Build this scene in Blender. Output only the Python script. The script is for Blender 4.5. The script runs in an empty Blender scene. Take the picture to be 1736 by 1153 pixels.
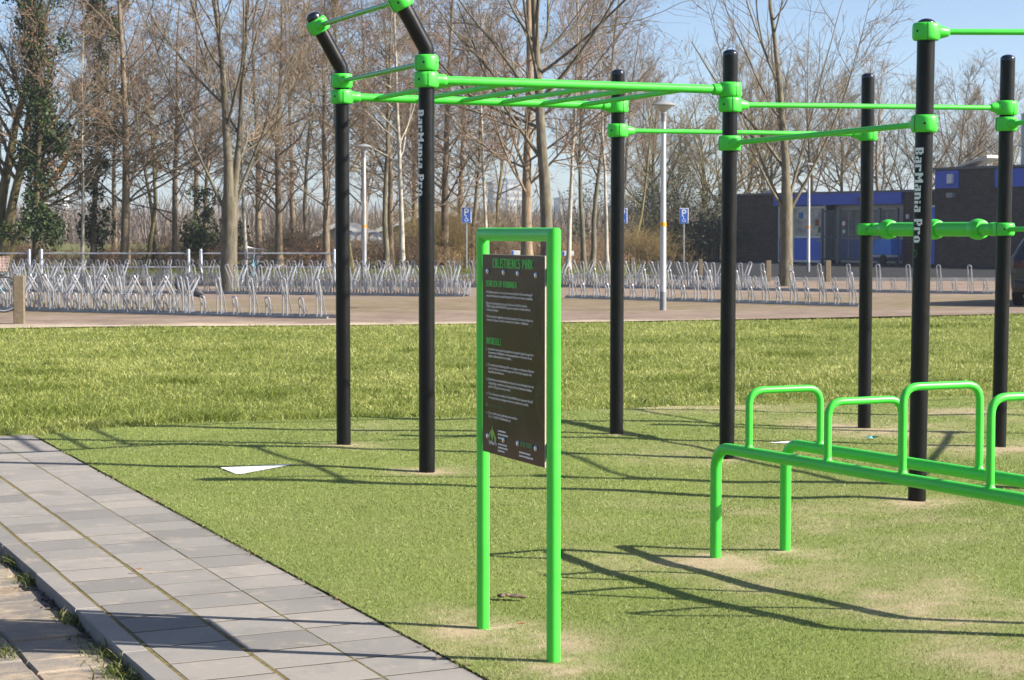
import bpy, math, random
import numpy as np
from mathutils import Vector, Matrix

# ------------------------------------------------------------------ camera, sky, sun, exposure
SC = bpy.context.scene
COL = SC.collection
H = 1.55                                   # eye height (m)
FOC, CX, CY = 3500.0, 868.0, 576.5         # focal length and centre of the photograph, in its pixels
PITCH = math.atan((576.5 - 390.0) / FOC)

cam_d = bpy.data.cameras.new('camera')
cam_d.sensor_width = 36.0
cam_d.lens = FOC / 1736.0 * 36.0
cam_d.clip_start = 0.1
cam_d.clip_end = 6000.0
cam_d.dof.use_dof = True
cam_d.dof.focus_distance = 9.5
cam_d.dof.aperture_fstop = 16.0
cam = bpy.data.objects.new('camera', cam_d)
cam.location = (0, 0, H)
cam.rotation_euler = (math.pi / 2 - PITCH, 0, 0)
COL.objects.link(cam)
SC.camera = cam

SUN_EL = math.radians(32.0)
SUN_AZ = math.atan2(0.979, -0.203)         # from +Y towards +X: on the right, a little behind the camera
world = bpy.data.worlds.new('World')
SC.world = world
world.use_nodes = True
wn = world.node_tree
for n in list(wn.nodes):
    wn.nodes.remove(n)
w_out = wn.nodes.new('ShaderNodeOutputWorld')
w_bg = wn.nodes.new('ShaderNodeBackground')
w_sky = wn.nodes.new('ShaderNodeTexSky')
w_sky.sky_type = 'NISHITA'
w_sky.sun_disc = False
w_sky.sun_elevation = SUN_EL
w_sky.sun_rotation = SUN_AZ
w_sky.altitude = 0
w_sky.air_density = 0.6
w_sky.dust_density = 0.8
w_sky.ozone_density = 1.2
w_bg.inputs['Strength'].default_value = 0.078
wn.links.new(w_sky.outputs[0], w_bg.inputs[0])
wn.links.new(w_bg.outputs[0], w_out.inputs[0])

sun_d = bpy.data.lights.new('sun', 'SUN')
sun_d.energy = 5.0
sun_d.angle = math.radians(0.53)
sun_d.color = (1.0, 0.93, 0.82)
sun = bpy.data.objects.new('sun', sun_d)
sv = Vector((math.sin(SUN_AZ) * math.cos(SUN_EL), math.cos(SUN_AZ) * math.cos(SUN_EL), math.sin(SUN_EL)))
sun.rotation_euler = sv.to_track_quat('Z', 'Y').to_euler()
sun.location = sv * 60
COL.objects.link(sun)

SC.view_settings.view_transform = 'Standard'
SC.view_settings.look = 'None'
SC.view_settings.gamma = 1.0
SC.view_settings.use_curve_mapping = False
SC.view_settings.exposure = 1.28
SC.cycles.max_bounces = 4
SC.cycles.diffuse_bounces = 2
SC.cycles.glossy_bounces = 2
SC.cycles.transmission_bounces = 2
SC.cycles.caustics_reflective = False
SC.cycles.caustics_refractive = False
SC.cycles.transparent_max_bounces = 8
SC.cycles.volume_bounces = 0
SC.cycles.use_adaptive_sampling = True
SC.cycles.adaptive_threshold = 0.02

# ------------------------------------------------------------------ helpers
def gp(px, py, z=0.0):
    """the point at height z seen at a pixel of the photograph"""
    a, b = (px - CX) / FOC, (CY - py) / FOC
    d = Vector((a, math.cos(PITCH) + b * math.sin(PITCH), -math.sin(PITCH) + b * math.cos(PITCH)))
    return Vector((0, 0, H)) + d * ((z - H) / d.z)

def atY(px, Y):
    """x of a thing seen at column px standing Y metres away"""
    return (px - CX) / FOC * Y

def rng(seed):
    return np.random.default_rng(seed)

def prop(o, label=None, cat=None, group=None, kind=None):
    if label: o['label'] = label
    if cat: o['category'] = cat
    if group: o['group'] = group
    if kind: o['kind'] = kind
    return o

def empty(name, loc=(0, 0, 0), rz=0.0, label=None, cat=None, group=None):
    o = bpy.data.objects.new(name, None)
    o.location = loc
    o.rotation_euler = (0, 0, rz)
    o.empty_display_size = 0.2
    COL.objects.link(o)
    return prop(o, label, cat, group)

def copy_tree(o, parent=None):
    c = o.copy()
    COL.objects.link(c)
    if parent is not None:
        c.parent = parent
    for ch in list(o.children):
        copy_tree(ch, c)
    return c

def np_mesh(name, verts, faces, smooth=True, attrs=None, mats=(), sharp=None):
    """verts (n,3); faces list of arrays (m,k) with one k each"""
    me = bpy.data.meshes.new(name)
    verts = np.asarray(verts, dtype=np.float32)
    groups = [np.asarray(f, dtype=np.int32) for f in faces if len(f)]
    nl = sum(g.size for g in groups)
    npoly = sum(len(g) for g in groups)
    me.vertices.add(len(verts))
    me.vertices.foreach_set('co', verts.ravel())
    me.loops.add(nl)
    me.loops.foreach_set('vertex_index', np.concatenate([g.ravel() for g in groups]))
    me.polygons.add(npoly)
    starts, s = [], 0
    for g in groups:
        starts.append(s + np.arange(len(g)) * g.shape[1])
        s += g.size
    me.polygons.foreach_set('loop_start', np.concatenate(starts).astype(np.int32))
    me.polygons.foreach_set('use_smooth', np.full(npoly, smooth))
    for k, v in (attrs or {}).items():
        a = me.attributes.new(k, 'FLOAT', 'POINT')
        a.data.foreach_set('value', np.asarray(v, dtype=np.float32))
    me.update(calc_edges=True)
    me.validate()
    if sharp is not None and smooth:
        me.set_sharp_from_angle(angle=math.radians(sharp))
    for m in mats:
        me.materials.append(m)
    return me

def link(name, me, parent=None, loc=None, rot=None):
    o = bpy.data.objects.new(name, me)
    COL.objects.link(o)
    if parent is not None: o.parent = parent
    if loc is not None: o.location = loc
    if rot is not None: o.rotation_euler = rot
    return o

class MB:
    """collects shapes and builds them as one mesh object"""
    def __init__(s):
        s.v, s.f = [], []
    def add(s, vs, fs):
        b = len(s.v)
        s.v += [tuple(v) for v in vs]
        s.f += [tuple(i + b for i in f) for f in fs]
        return s
    def box(s, c, d, M=None, bev=0.0):
        x, y, z = d[0] / 2, d[1] / 2, d[2] / 2
        c = Vector(c)
        if bev <= 0:
            vs = [Vector((sx * x, sy * y, sz * z)) for sz in (-1, 1) for sx, sy in ((-1, -1), (1, -1), (1, 1), (-1, 1))]
            fs = [(3, 2, 1, 0), (4, 5, 6, 7), (0, 1, 5, 4), (1, 2, 6, 5), (2, 3, 7, 6), (3, 0, 4, 7)]
        else:
            b = min(bev, x * .9, y * .9, z * .9)
            rings = [(-z, b), (-z + b, 0), (z - b, 0), (z, b)]
            vs, fs = [], []
            for zz, ins in rings:
                for sx, sy in ((-1, -1), (1, -1), (1, 1), (-1, 1)):
                    q = [(sx * (x - ins - b), sy * (y - ins)), (sx * (x - ins), sy * (y - ins - b))]
                    if sx * sy < 0: q = q[::-1]
                    q = q[::-1] if sx * sy > 0 else q[::-1]
                    vs += [Vector((p[0], p[1], zz)) for p in q]
            # order each ring by angle so that it runs once round
            out = []
            for r in range(4):
                ring = vs[r * 8:(r + 1) * 8]
                ring.sort(key=lambda p: math.atan2(p.y / y, p.x / x))
                out += ring
            vs = out
            for r in range(3):
                for i in range(8):
                    a, bb = r * 8 + i, r * 8 + (i + 1) % 8
                    fs.append((a, bb, bb + 8, a + 8))
            fs.append(tuple(range(7, -1, -1)))
            fs.append(tuple(range(24, 32)))
        if M is not None:
            vs = [M @ v for v in vs]
        return s.add([v + c for v in vs], fs)
    def tube(s, pts, r, n=10, cap=True):
        pts = [Vector(p) for p in pts]
        rs = r if isinstance(r, (list, tuple)) else [r] * len(pts)
        t = [(pts[min(i + 1, len(pts) - 1)] - pts[max(i - 1, 0)]).normalized() for i in range(len(pts))]
        ref = Vector((0, 0, 1)) if abs(t[0].z) < .9 else Vector((1, 0, 0))
        u = t[0].cross(ref).normalized()
        b = len(s.v)
        for i, p in enumerate(pts):
            u = (u - t[i] * u.dot(t[i]))
            u = u.normalized() if u.length > 1e-6 else t[i].orthogonal().normalized()
            w = t[i].cross(u)
            k = 1.0
            if 0 < i < len(pts) - 1:
                c_ = (pts[i] - pts[i - 1]).normalized().dot((pts[i + 1] - pts[i]).normalized())
                k = 1.0 if c_ > .8 else 1.0 / math.sqrt(max(.3, (1 + c_) / 2))
            for j in range(n):
                a = 2 * math.pi * j / n
                q = p + (u * math.cos(a) + w * math.sin(a)) * rs[i]
                s.v.append(tuple(q))
        for i in range(len(pts) - 1):
            for j in range(n):
                a, c = b + i * n + j, b + i * n + (j + 1) % n
                s.f.append((a, c, c + n, a + n))
        if cap:
            s.f.append(tuple(b + j for j in range(n - 1, -1, -1)))
            e = b + (len(pts) - 1) * n
            s.f.append(tuple(e + j for j in range(n)))
        return s
    def lathe(s, prof, n=24, M=None, closed=False):
        """profile of (radius, z) turned about z, then placed by M"""
        M = M or Matrix.Identity(4)
        b = len(s.v)
        m = len(prof)
        for r, z in prof:
            for j in range(n):
                a = 2 * math.pi * j / n
                s.v.append(tuple(M @ Vector((r * math.cos(a), r * math.sin(a), z))))
        for i in range(m if closed else m - 1):
            for j in range(n):
                a, c = b + i * n + j, b + i * n + (j + 1) % n
                d, e = b + ((i + 1) % m) * n + (j + 1) % n, b + ((i + 1) % m) * n + j
                s.f.append((a, c, d, e))
        if not closed:
            if prof[0][0] > 1e-6: s.f.append(tuple(b + j for j in range(n - 1, -1, -1)))
            if prof[-1][0] > 1e-6: s.f.append(tuple(b + (m - 1) * n + j for j in range(n)))
        return s
    def prism(s, poly, h0, h1, M=None):
        M = M or Matrix.Identity(4)
        n = len(poly)
        vs = [M @ Vector((x, y, h0)) for x, y in poly] + [M @ Vector((x, y, h1)) for x, y in poly]
        fs = [tuple(range(n - 1, -1, -1)), tuple(range(n, 2 * n))] + [(i, (i + 1) % n, (i + 1) % n + n, i + n) for i in range(n)]
        return s.add(vs, fs)
    def quad(s, a, b, c, d):
        return s.add([a, b, c, d], [(0, 1, 2, 3)])
    def mesh(s, name, mat, smooth=True, sharp=40):
        me = bpy.data.meshes.new(name)
        me.from_pydata(s.v, [], s.f)
        me.update()
        if smooth:
            me.polygons.foreach_set('use_smooth', np.ones(len(me.polygons), dtype=bool))
            me.set_sharp_from_angle(angle=math.radians(sharp))
        if mat is not None: me.materials.append(mat)
        return me
    def build(s, name, mat, parent=None, smooth=True, sharp=40, loc=None, rot=None):
        return link(name, s.mesh(name, mat, smooth, sharp), parent, loc, rot)

def fillet(pts, rad, n=6):
    """round the corners of a polyline"""
    pts = [Vector(p) for p in pts]
    out = [pts[0]]
    for i in range(1, len(pts) - 1):
        a, b, c = pts[i - 1], pts[i], pts[i + 1]
        d0, d1 = (a - b), (c - b)
        r = min(rad, d0.length * .49, d1.length * .49)
        p0, p1 = b + d0.normalized() * r, b + d1.normalized() * r
        for k in range(n + 1):
            t = k / n
            out.append(p0 * (1 - t) ** 2 + b * 2 * t * (1 - t) + p1 * t * t)
    out.append(pts[-1])
    return out

def basis(x, z=Vector((0, 0, 1)), o=Vector((0, 0, 0))):
    """matrix whose x axis is x and whose z axis is as near z as it can be"""
    x = Vector(x).normalized()
    y = Vector(z).cross(x).normalized()
    zz = x.cross(y)
    return Matrix(((x.x, y.x, zz.x, o[0]), (x.y, y.y, zz.y, o[1]), (x.z, y.z, zz.z, o[2]), (0, 0, 0, 1)))

def zbasis(z, o):
    z = Vector(z).normalized()
    x = z.orthogonal().normalized()
    y = z.cross(x)
    return Matrix(((x.x, y.x, z.x, o[0]), (x.y, y.y, z.y, o[1]), (x.z, y.z, z.z, o[2]), (0, 0, 0, 1)))

# ------------------------------------------------------------------ materials
MATS = {}
class NT:
    def __init__(s, name):
        s.m = bpy.data.materials.new(name)
        s.m.use_nodes = True
        s.t = s.m.node_tree
        s.b = s.t.nodes['Principled BSDF']
    def n(s, typ, **kw):
        o = s.t.nodes.new(typ)
        for k, v in kw.items():
            if k.startswith('i_'): o.inputs[k[2:].replace('_', ' ')].default_value = v
            else: setattr(o, k, v)
        return o
    def l(s, a, b): s.t.links.new(a, b)
    def coord(s, kind='Object', scale=None):
        c = s.n('ShaderNodeTexCoord')
        if kind == 'World':
            g = s.n('ShaderNodeNewGeometry'); o = g.outputs['Position']
        else:
            o = c.outputs[kind]
        if scale is not None:
            mp = s.n('ShaderNodeMapping'); mp.inputs['Scale'].default_value = scale
            s.l(o, mp.inputs[0]); o = mp.outputs[0]
        return o
    def noise(s, co, scale, detail=4, rough=.6, dist=0.0):
        x = s.n('ShaderNodeTexNoise')
        x.inputs['Scale'].default_value = scale
        x.inputs['Detail'].default_value = detail
        x.inputs['Roughness'].default_value = rough
        x.inputs['Distortion'].default_value = dist
        s.l(co, x.inputs['Vector'])
        return x.outputs['Fac']
    def ramp(s, fac, stops, mode='LINEAR'):
        r = s.n('ShaderNodeValToRGB')
        r.color_ramp.interpolation = mode
        e = r.color_ramp.elements
        while len(e) < len(stops): e.new(.5)
        for k, (p, c) in enumerate(stops):
            e[k].position = p
            e[k].color = tuple(c) + (1,) if len(c) == 3 else c
        s.l(fac, r.inputs[0])
        return r.outputs[0]
    def mix(s, fac, a, b, mode='MIX'):
        x = s.n('ShaderNodeMix', data_type='RGBA', blend_type=mode)
        for sock, v in ((x.inputs[0], fac), (x.inputs[6], a), (x.inputs[7], b)):
            if isinstance(v, (int, float)): sock.default_value = v
            elif isinstance(v, (tuple, list)): sock.default_value = tuple(v) + (1,) if len(v) == 3 else v
            else: s.l(v, sock)
        return x.outputs[2]
    def math(s, op, a, b=None, clamp=False):
        x = s.n('ShaderNodeMath', operation=op, use_clamp=clamp)
        for sock, v in ((x.inputs[0], a), (x.inputs[1], b)):
            if v is None: continue
            if isinstance(v, (int, float)): sock.default_value = v
            else: s.l(v, sock)
        return x.outputs[0]
    def rnd(s):
        return s.n('ShaderNodeObjectInfo').outputs['Random']
    def bump(s, h, strength=.3, dist=.01):
        b = s.n('ShaderNodeBump')
        b.inputs['Strength'].default_value = strength
        b.inputs['Distance'].default_value = dist
        s.l(h, b.inputs['Height'])
        s.l(b.outputs[0], s.b.inputs['Normal'])
    def base(s, c):
        if isinstance(c, (tuple, list)): s.b.inputs['Base Color'].default_value = tuple(c[:3]) + (1,)
        else: s.l(c, s.b.inputs['Base Color'])
    def set(s, **kw):
        for k, v in kw.items():
            s.b.inputs[k.replace('_', ' ')].default_value = v
        return s

def simple(name, col, rough=.6, metal=0.0, var=.12, scale=8.0, bump=0.0, bscale=60.0, coat=0.0, spec=.5, rnd=0.0, kind='Object'):
    """a plain colour with uneven tone, roughness and fine relief"""
    if name in MATS: return MATS[name]
    t = NT(name)
    co = t.coord(kind)
    n1 = t.noise(co, scale, 5, .65)
    lo = tuple(c * (1 - var) for c in col); hi = tuple(min(1, c * (1 + var)) for c in col)
    c = t.ramp(n1, [(.3, lo), (.7, hi)])
    if rnd:
        r = t.rnd()
        c = t.mix(1.0, c, t.ramp(r, [(0, (1 - rnd,) * 3), (1, (1 + rnd,) * 3)]), 'MULTIPLY')
    t.base(c)
    n2 = t.noise(co, scale * 3.1, 3)
    t.l(t.math('ADD', t.math('MULTIPLY', n2, .16), rough - .08), t.b.inputs['Roughness'])
    t.set(Metallic=metal, Specular_IOR_Level=spec, Coat_Weight=coat)
    if bump:
        t.bump(t.noise(co, bscale, 4), bump, .004)
    MATS[name] = t.m
    return t.m

# ------------------------------------------------------------------ smooth value noise (numpy)
def vnoise(x, y, scale, seed):
    r = rng(seed).random((64, 64))
    u, v = np.asarray(x) * scale, np.asarray(y) * scale
    i, j = np.floor(u).astype(int), np.floor(v).astype(int)
    fu, fv = u - i, v - j
    fu, fv = fu * fu * (3 - 2 * fu), fv * fv * (3 - 2 * fv)
    g = lambda a, b: r[a % 64, b % 64]
    return (g(i, j) * (1 - fu) + g(i + 1, j) * fu) * (1 - fv) + (g(i, j + 1) * (1 - fu) + g(i + 1, j + 1) * fu) * fv

def fbm(x, y, scale, seed, oct=4):
    s, a, t = 0, 1.0, 0
    for k in range(oct):
        s = s + a * vnoise(x, y, scale * 2 ** k, seed + k); t += a; a *= .55
    return s / t

def ground_wave(x, y):
    """the turf does not lie quite flat"""
    k = np.clip((np.asarray(x) - (-.4156 * np.asarray(y) + 2.862)) / 1.2, 0, 1)
    return (fbm(x, y, .75, 11, 3) - .5) * .065 * k

# ------------------------------------------------------------------ materials of the setting
def m_turf():
    t = NT('artificial_turf')
    co = t.coord('World')
    a = t.n('ShaderNodeAttribute', attribute_name='sand')
    n1 = t.noise(co, 240, 3, .7)
    n2 = t.noise(co, 1.3, 4, .6)
    g = t.ramp(n1, [(.3, (.078, .118, .020)), (.5, (.160, .208, .044)), (.72, (.28, .32, .10))])
    g = t.mix(t.ramp(n2, [(.35, (0, 0, 0)), (.7, (.25,) * 3)]), g, (.160, .190, .050))
    s = t.ramp(t.noise(co, 320, 2, .7), [(.3, (.28, .215, .13)), (.7, (.52, .42, .28))])
    fine = t.math('MULTIPLY', t.math('SUBTRACT', t.noise(co, 130, 4, .75), .5), 1.6)
    t.base(t.mix(t.math('ADD', t.math('MULTIPLY', a.outputs['Fac'], 1.15), t.math('MULTIPLY', fine, t.math('MULTIPLY', a.outputs['Fac'], 2.2, True)), True), g, s))
    t.set(Roughness=.8, Specular_IOR_Level=.2)
    t.bump(n1, .6, .01)
    return t.m

def m_blade(name, c0, c1, c2, sand=None, rough=.55, trans=.25):
    t = NT(name)
    a = t.n('ShaderNodeAttribute', attribute_name='tint')
    c = t.ramp(a.outputs['Fac'], [(0, c0), (.5, c1), (1, c2)])
    if sand:
        b = t.n('ShaderNodeAttribute', attribute_name='sand')
        c = t.mix(b.outputs['Fac'], c, sand)
    t.base(c)
    t.set(Roughness=rough, Specular_IOR_Level=.35)
    # light passes through thin blades
    tr = t.n('ShaderNodeBsdfTranslucent')
    t.l(c, tr.inputs['Color'])
    mx = t.n('ShaderNodeMixShader')
    mx.inputs[0].default_value = trans
    t.l(t.b.outputs[0], mx.inputs[1]); t.l(tr.outputs[0], mx.inputs[2])
    t.l(mx.outputs[0], t.t.nodes['Material Output'].inputs[0])
    return t.m

def m_tile():
    t = NT('grey_concrete_tile')
    co = t.coord('World')
    r = t.rnd()
    base = t.ramp(r, [(0, (.180, .170, .160)), (.3, (.222, .209, .196)), (.6, (.248, .232, .215)), (.85, (.282, .257, .232)), (1, (.205, .196, .189))])
    sp = t.noise(co, 420, 2, .8)
    base = t.mix(1.0, base, t.ramp(sp, [(.3, (.72,) * 3), (.7, (1.24,) * 3)]), 'MULTIPLY')
    st = t.noise(co, 5.5, 5, .72, .4)
    base = t.mix(t.ramp(st, [(.56, (0, 0, 0)), (.70, (.75,) * 3)]), base, (.36, .305, .245))
    dk = t.noise(co, 2.1, 5, .7)
    base = t.mix(t.ramp(dk, [(.32, (.55,) * 3), (.48, (0, 0, 0))]), base, (.145, .140, .136))
    t.base(base)
    t.set(Roughness=.85, Specular_IOR_Level=.3)
    t.bump(t.math('ADD', sp, t.math('MULTIPLY', t.noise(co, 60, 4), .8)), .35, .004)
    return t.m

def m_soil(name, cols, scale=18):
    t = NT(name)
    co = t.coord('World')
    t.base(t.ramp(t.math('ADD', t.math('MULTIPLY', t.noise(co, scale, 6, .7), .7), t.math('MULTIPLY', t.noise(co, scale * 9, 3, .7), .3)),
                  [(.32, cols[0]), (.5, cols[1]), (.68, cols[2])]))
    t.set(Roughness=.95, Specular_IOR_Level=.15)
    t.bump(t.noise(co, scale * 4, 5), .8, .02)
    return t.m

def m_slab():
    t = NT('sandy_old_slab')
    co = t.coord('World')
    base = t.ramp(t.rnd(), [(0, (.16, .145, .13)), (1, (.24, .21, .18))])
    base = t.mix(1.0, base, t.ramp(t.noise(co, 260, 2, .8), [(.3, (.75,) * 3), (.7, (1.2,) * 3)]), 'MULTIPLY')
    base = t.mix(t.ramp(t.noise(co, 4.2, 5, .7), [(.46, (0, 0, 0)), (.62, (.85,) * 3)]), base, (.36, .285, .205))
    t.base(base)
    t.set(Roughness=.95, Specular_IOR_Level=.2)
    t.bump(t.noise(co, 90, 5), .5, .006)
    return t.m

def m_plaza():
    t = NT('brick_paving')
    co = t.coord('World')
    br = t.n('ShaderNodeTexBrick')
    br.inputs['Scale'].default_value = 1.0
    br.inputs['Brick Width'].default_value = .21
    br.inputs['Row Height'].default_value = .105
    br.inputs['Mortar Size'].default_value = .008
    br.inputs['Mortar Smooth'].default_value = .3
    br.inputs['Color1'].default_value = (.160, .112, .088, 1)
    br.inputs['Color2'].default_value = (.235, .170, .132, 1)
    br.inputs['Mortar'].default_value = (.13, .11, .08, 1)
    mp = t.n('ShaderNodeMapping'); mp.inputs['Rotation'].default_value = (0, 0, math.radians(-22))
    t.l(co, mp.inputs[0]); t.l(mp.outputs[0], br.inputs['Vector'])
    c = br.outputs['Color']
    c = t.mix(t.ramp(t.noise(co, .8, 5, .7), [(.42, (0, 0, 0)), (.75, (.7,) * 3)]), c, (.33, .26, .20))
    # moss between the racks, sand along the lawn
    sx = t.n('ShaderNodeSeparateXYZ'); t.l(co, sx.inputs[0])
    yy = t.math('ADD', sx.outputs['Y'], t.math('MULTIPLY', t.noise(co, .7, 5, .7), 5.0))
    yy = t.math('ADD', yy, t.math('MULTIPLY', sx.outputs['X'], -.18))
    moss = t.ramp(t.math('DIVIDE', yy, 100.0), [(.405, (0, 0, 0)), (.430, (1, 1, 1)), (.485, (1, 1, 1)), (.515, (0, 0, 0))])
    moss = t.mix(1.0, moss, t.ramp(t.noise(co, 2.3, 5, .75), [(.40, (0, 0, 0)), (.62, (.75,) * 3)]), 'MULTIPLY')
    c = t.mix(moss, c, (.150, .128, .038))
    sand = t.ramp(t.math('DIVIDE', yy, 100.0), [(.366, (.95,) * 3), (.381, (0, 0, 0))])
    c = t.mix(sand, c, (.50, .41, .315))
    t.base(c)
    t.set(Roughness=.9, Specular_IOR_Level=.25)
    t.bump(br.outputs['Fac'], -.4, .01)
    return t.m

M_TURF = m_turf()
M_TILE = m_tile()
M_SLAB = m_slab()
M_BED = m_soil('mossy_joint_soil', [(.070, .052, .028), (.175, .145, .060), (.30, .25, .12)], 30)
M_LAWNSOIL = m_soil('lawn_soil', [(.070, .085, .020), (.130, .155, .034), (.20, .21, .06)], 9)
M_MEADOW = m_soil('rough_meadow', [(.070, .085, .022), (.115, .120, .038), (.165, .150, .070)], 1.5)
M_ASPHALT = simple('dark_asphalt', (.034, .035, .038), .95, var=.2, scale=2.0, bump=.3, bscale=40, spec=.08)
def m_paint():
    t = NT('green_powder_coat')
    co = t.coord('World')
    c = t.ramp(t.noise(co, 3.5, 5, .65), [(.3, (.048, .540, .044)), (.7, (.060, .620, .054))])
    # dust and rubbed spots
    c = t.mix(t.ramp(t.noise(co, 11, 6, .75), [(.60, (0, 0, 0)), (.78, (.30,) * 3)]), c, (.20, .50, .16))
    t.base(c)
    t.l(t.ramp(t.noise(co, 7, 5, .7), [(.3, (.30,) * 3), (.7, (.52,) * 3)]), t.b.inputs['Roughness'])
    t.bump(t.noise(co, 260, 3), .04, .002)
    return t.m
M_GREEN = m_paint()
M_GREENCHROME = simple('worn_green_grip', (.040, .330, .055), .22, var=.10, scale=9, spec=.7, metal=.15)
def m_black():
    t = NT('black_powder_coat')
    co = t.coord('World')
    st = t.coord('World', (1, 1, .12))
    c = t.ramp(t.noise(co, 5, 5, .65), [(.3, (.0035, .0035, .004)), (.7, (.0065, .0065, .007))])
    c = t.mix(t.ramp(t.noise(st, 70, 4, .8), [(.66, (0, 0, 0)), (.80, (.35,) * 3)]), c, (.045, .044, .042))
    t.base(c)
    t.l(t.ramp(t.noise(co, 9, 5, .7), [(.3, (.26,) * 3), (.7, (.46,) * 3)]), t.b.inputs['Roughness'])
    t.set(Specular_IOR_Level=.24)
    return t.m
M_BLACK = m_black()
M_HOLE = simple('bolt_recess', (.012, .012, .012), .7)
M_CAP = simple('black_dome_cap', (.010, .013, .026), .18, spec=.6)
M_STEEL = simple('galvanised_steel', (.40, .415, .44), .36, metal=.55, var=.16, scale=7, rnd=.08)
M_BOLT = simple('stainless_bolt', (.70, .71, .73), .22, metal=1.0, var=.08, scale=30)
M_WHITE = simple('white_print', (.74, .74, .74), .5, var=.03)
M_LETTER = simple('letter_sticker', (.74, .77, .82), .45, var=.05)
M_LIME = simple('green_print', (.055, .50, .045), .5, var=.05)
M_LIME2 = simple('lime_print', (.22, .42, .04), .5, var=.05)
M_WOOD = simple('weathered_oak', (.155, .122, .080), .85, var=.28, scale=14, bump=.5, bscale=40)

# ------------------------------------------------------------------ ground and paving
L_EDGE = lambda y: -.4156 * y + 2.862          # edge of turf against the path
FAR_PX = [(-300, 776), (62, 738), (200, 723), (330, 716), (565, 707), (750, 704), (1000, 694), (1150, 687), (1470, 676), (1736, 666), (2300, 650)]
_far = np.array([gp(*p)[:2] for p in FAR_PX])
FAR = lambda x: np.interp(x, _far[:, 0], _far[:, 1])
LAWN_PX = [(-500, 558), (0, 556), (160, 553), (560, 551), (950, 546), (1300, 540), (1736, 531), (2300, 524)]
_lw = np.array([gp(*p)[:2] for p in LAWN_PX])
LAWN_END = lambda x: np.interp(x, _lw[:, 0], _lw[:, 1])

def sheet(name, pts, z, mat, kind='structure'):
    o = MB().add([(p[0], p[1], z) for p in pts], [tuple(range(len(pts)))]).build(name, mat, smooth=False)
    return prop(o, kind=kind)

sheet('ground', [(-900, -60), (900, -60), (900, 1300), (-900, 1300)], -.16, M_MEADOW)
sheet('meadow', [(-400, 60), (400, 60), (400, 900), (-400, 900)], -.012, M_MEADOW)

# lawn soil under the blades: a gently uneven strip
def strip(name, x0, x1, near, far, nx, ny, zf, mat):
    X = np.linspace(x0, x1, nx); V = []
    for x in X:
        for t in np.linspace(0, 1, ny):
            y = near(x) * (1 - t) + far(x) * t
            V.append((x, y, zf(x, y)))
    F = [(i * ny + j, (i + 1) * ny + j, (i + 1) * ny + j + 1, i * ny + j + 1) for i in range(nx - 1) for j in range(ny - 1)]
    o = link(name, np_mesh(name, np.array(V), [np.array(F)], mats=[mat]))
    return prop(o, kind='structure')

lawn_h = lambda x, y: -.03 + .05 * (fbm(x, y, .3, 31, 4) - .4)
strip('lawn', -34, 34, lambda x: float(FAR(x)) - .25, lambda x: float(LAWN_END(x)), 90, 24, lambda x, y: float(lawn_h(x, y)), M_LAWNSOIL)

plz = [(-60, 33.0)] + [(float(x), float(y) - .1) for x, y in _lw] + [(60, 39), (60, 68), (-60, 64.5)]
sheet('brick_plaza', plz, .0, m_plaza())
sheet('road', [(4.0, 69.5), (6.0, 63.5), (60, 59), (60, 130), (16, 112), (6, 106)], .008, M_ASPHALT)
ke = MB()
for (a, b) in (((-60, 64.5), (4.0, 67.0)), ((4.0, 67.0), (6.2, 63.3)), ((6.2, 63.3), (60, 58.8))):
    d = Vector((b[0] - a[0], b[1] - a[1], 0))
    ke.box(((a[0] + b[0]) / 2, (a[1] + b[1]) / 2, .045), (d.length, .14, .11), basis(d))
prop(ke.build('kerb_line', simple('grey_kerb', (.30, .29, .28), .9, var=.2, scale=3), smooth=False), kind='structure')

# artificial turf: uneven grid clipped to its outline
SAND = []
for px, py, r, w in [(583, 757, .22, .5), (724, 800, .25, .55), (1232, 778, .22, .6), (1465, 723, .55, 1.0), (1554, 846, .3, .6), (1700, 760, .5, .95),
                     (1213, 942, .30, 1.15), (1290, 945, .34, .95), (1420, 985, .5, .5), (1500, 1000, .45, .6), (1580, 1025, .45, .6), (1660, 1040, .38, .85), (1720, 1100, .30, .9),
                     (820, 1066, .26, 1.35), (870, 1085, .28, 1.15), (938, 1122, .20, 1.6), (915, 1100, .18, 1.4), (780, 1045, .2, .7), (1330, 960, .3, .6),
                     (583, 757, .085, 1.5),
                     (724, 801, .085, 1.5),
                     (1045, 737, .085, 1.5),
                     (1232, 778, .085, 1.5),
                     (1465, 723, .085, 1.5),
                     (1554, 845, .085, 1.5),
                     (1693, 759, .085, 1.5),
                     (1213, 941, .085, 1.5),
                     (1331, 932, .085, 1.5),
                     (819, 1064, .085, 1.5),
                     (938, 1123, .085, 1.5),
                     (1100, 690, .5, .5), (1250, 690, .6, .5), (1640, 700, .6, .6), (640, 722, .3, .5), (1540, 730, .5, .6), (1130, 770, .5, .35), (1380, 880, .9, .30), (1100, 960, .5, .3)]:
    p = gp(px, py); SAND.append((p.x, p.y, r, w))
def sand_mask(x, y):
    m = np.zeros_like(x)
    for sx, sy, r, w in SAND:
        m = np.maximum(m, w * np.exp(-(((x - sx) / r) ** 2 + ((y - sy) / (r * 1.25)) ** 2)))
    n = fbm(x, y, 3.1, 51, 6); f = fbm(x, y, 38.0, 57, 3)
    return np.clip((m * .85 + .05) * (n * 3.2 - .75) * (.1 + 1.75 * f) - .04, 0, 1)

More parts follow.
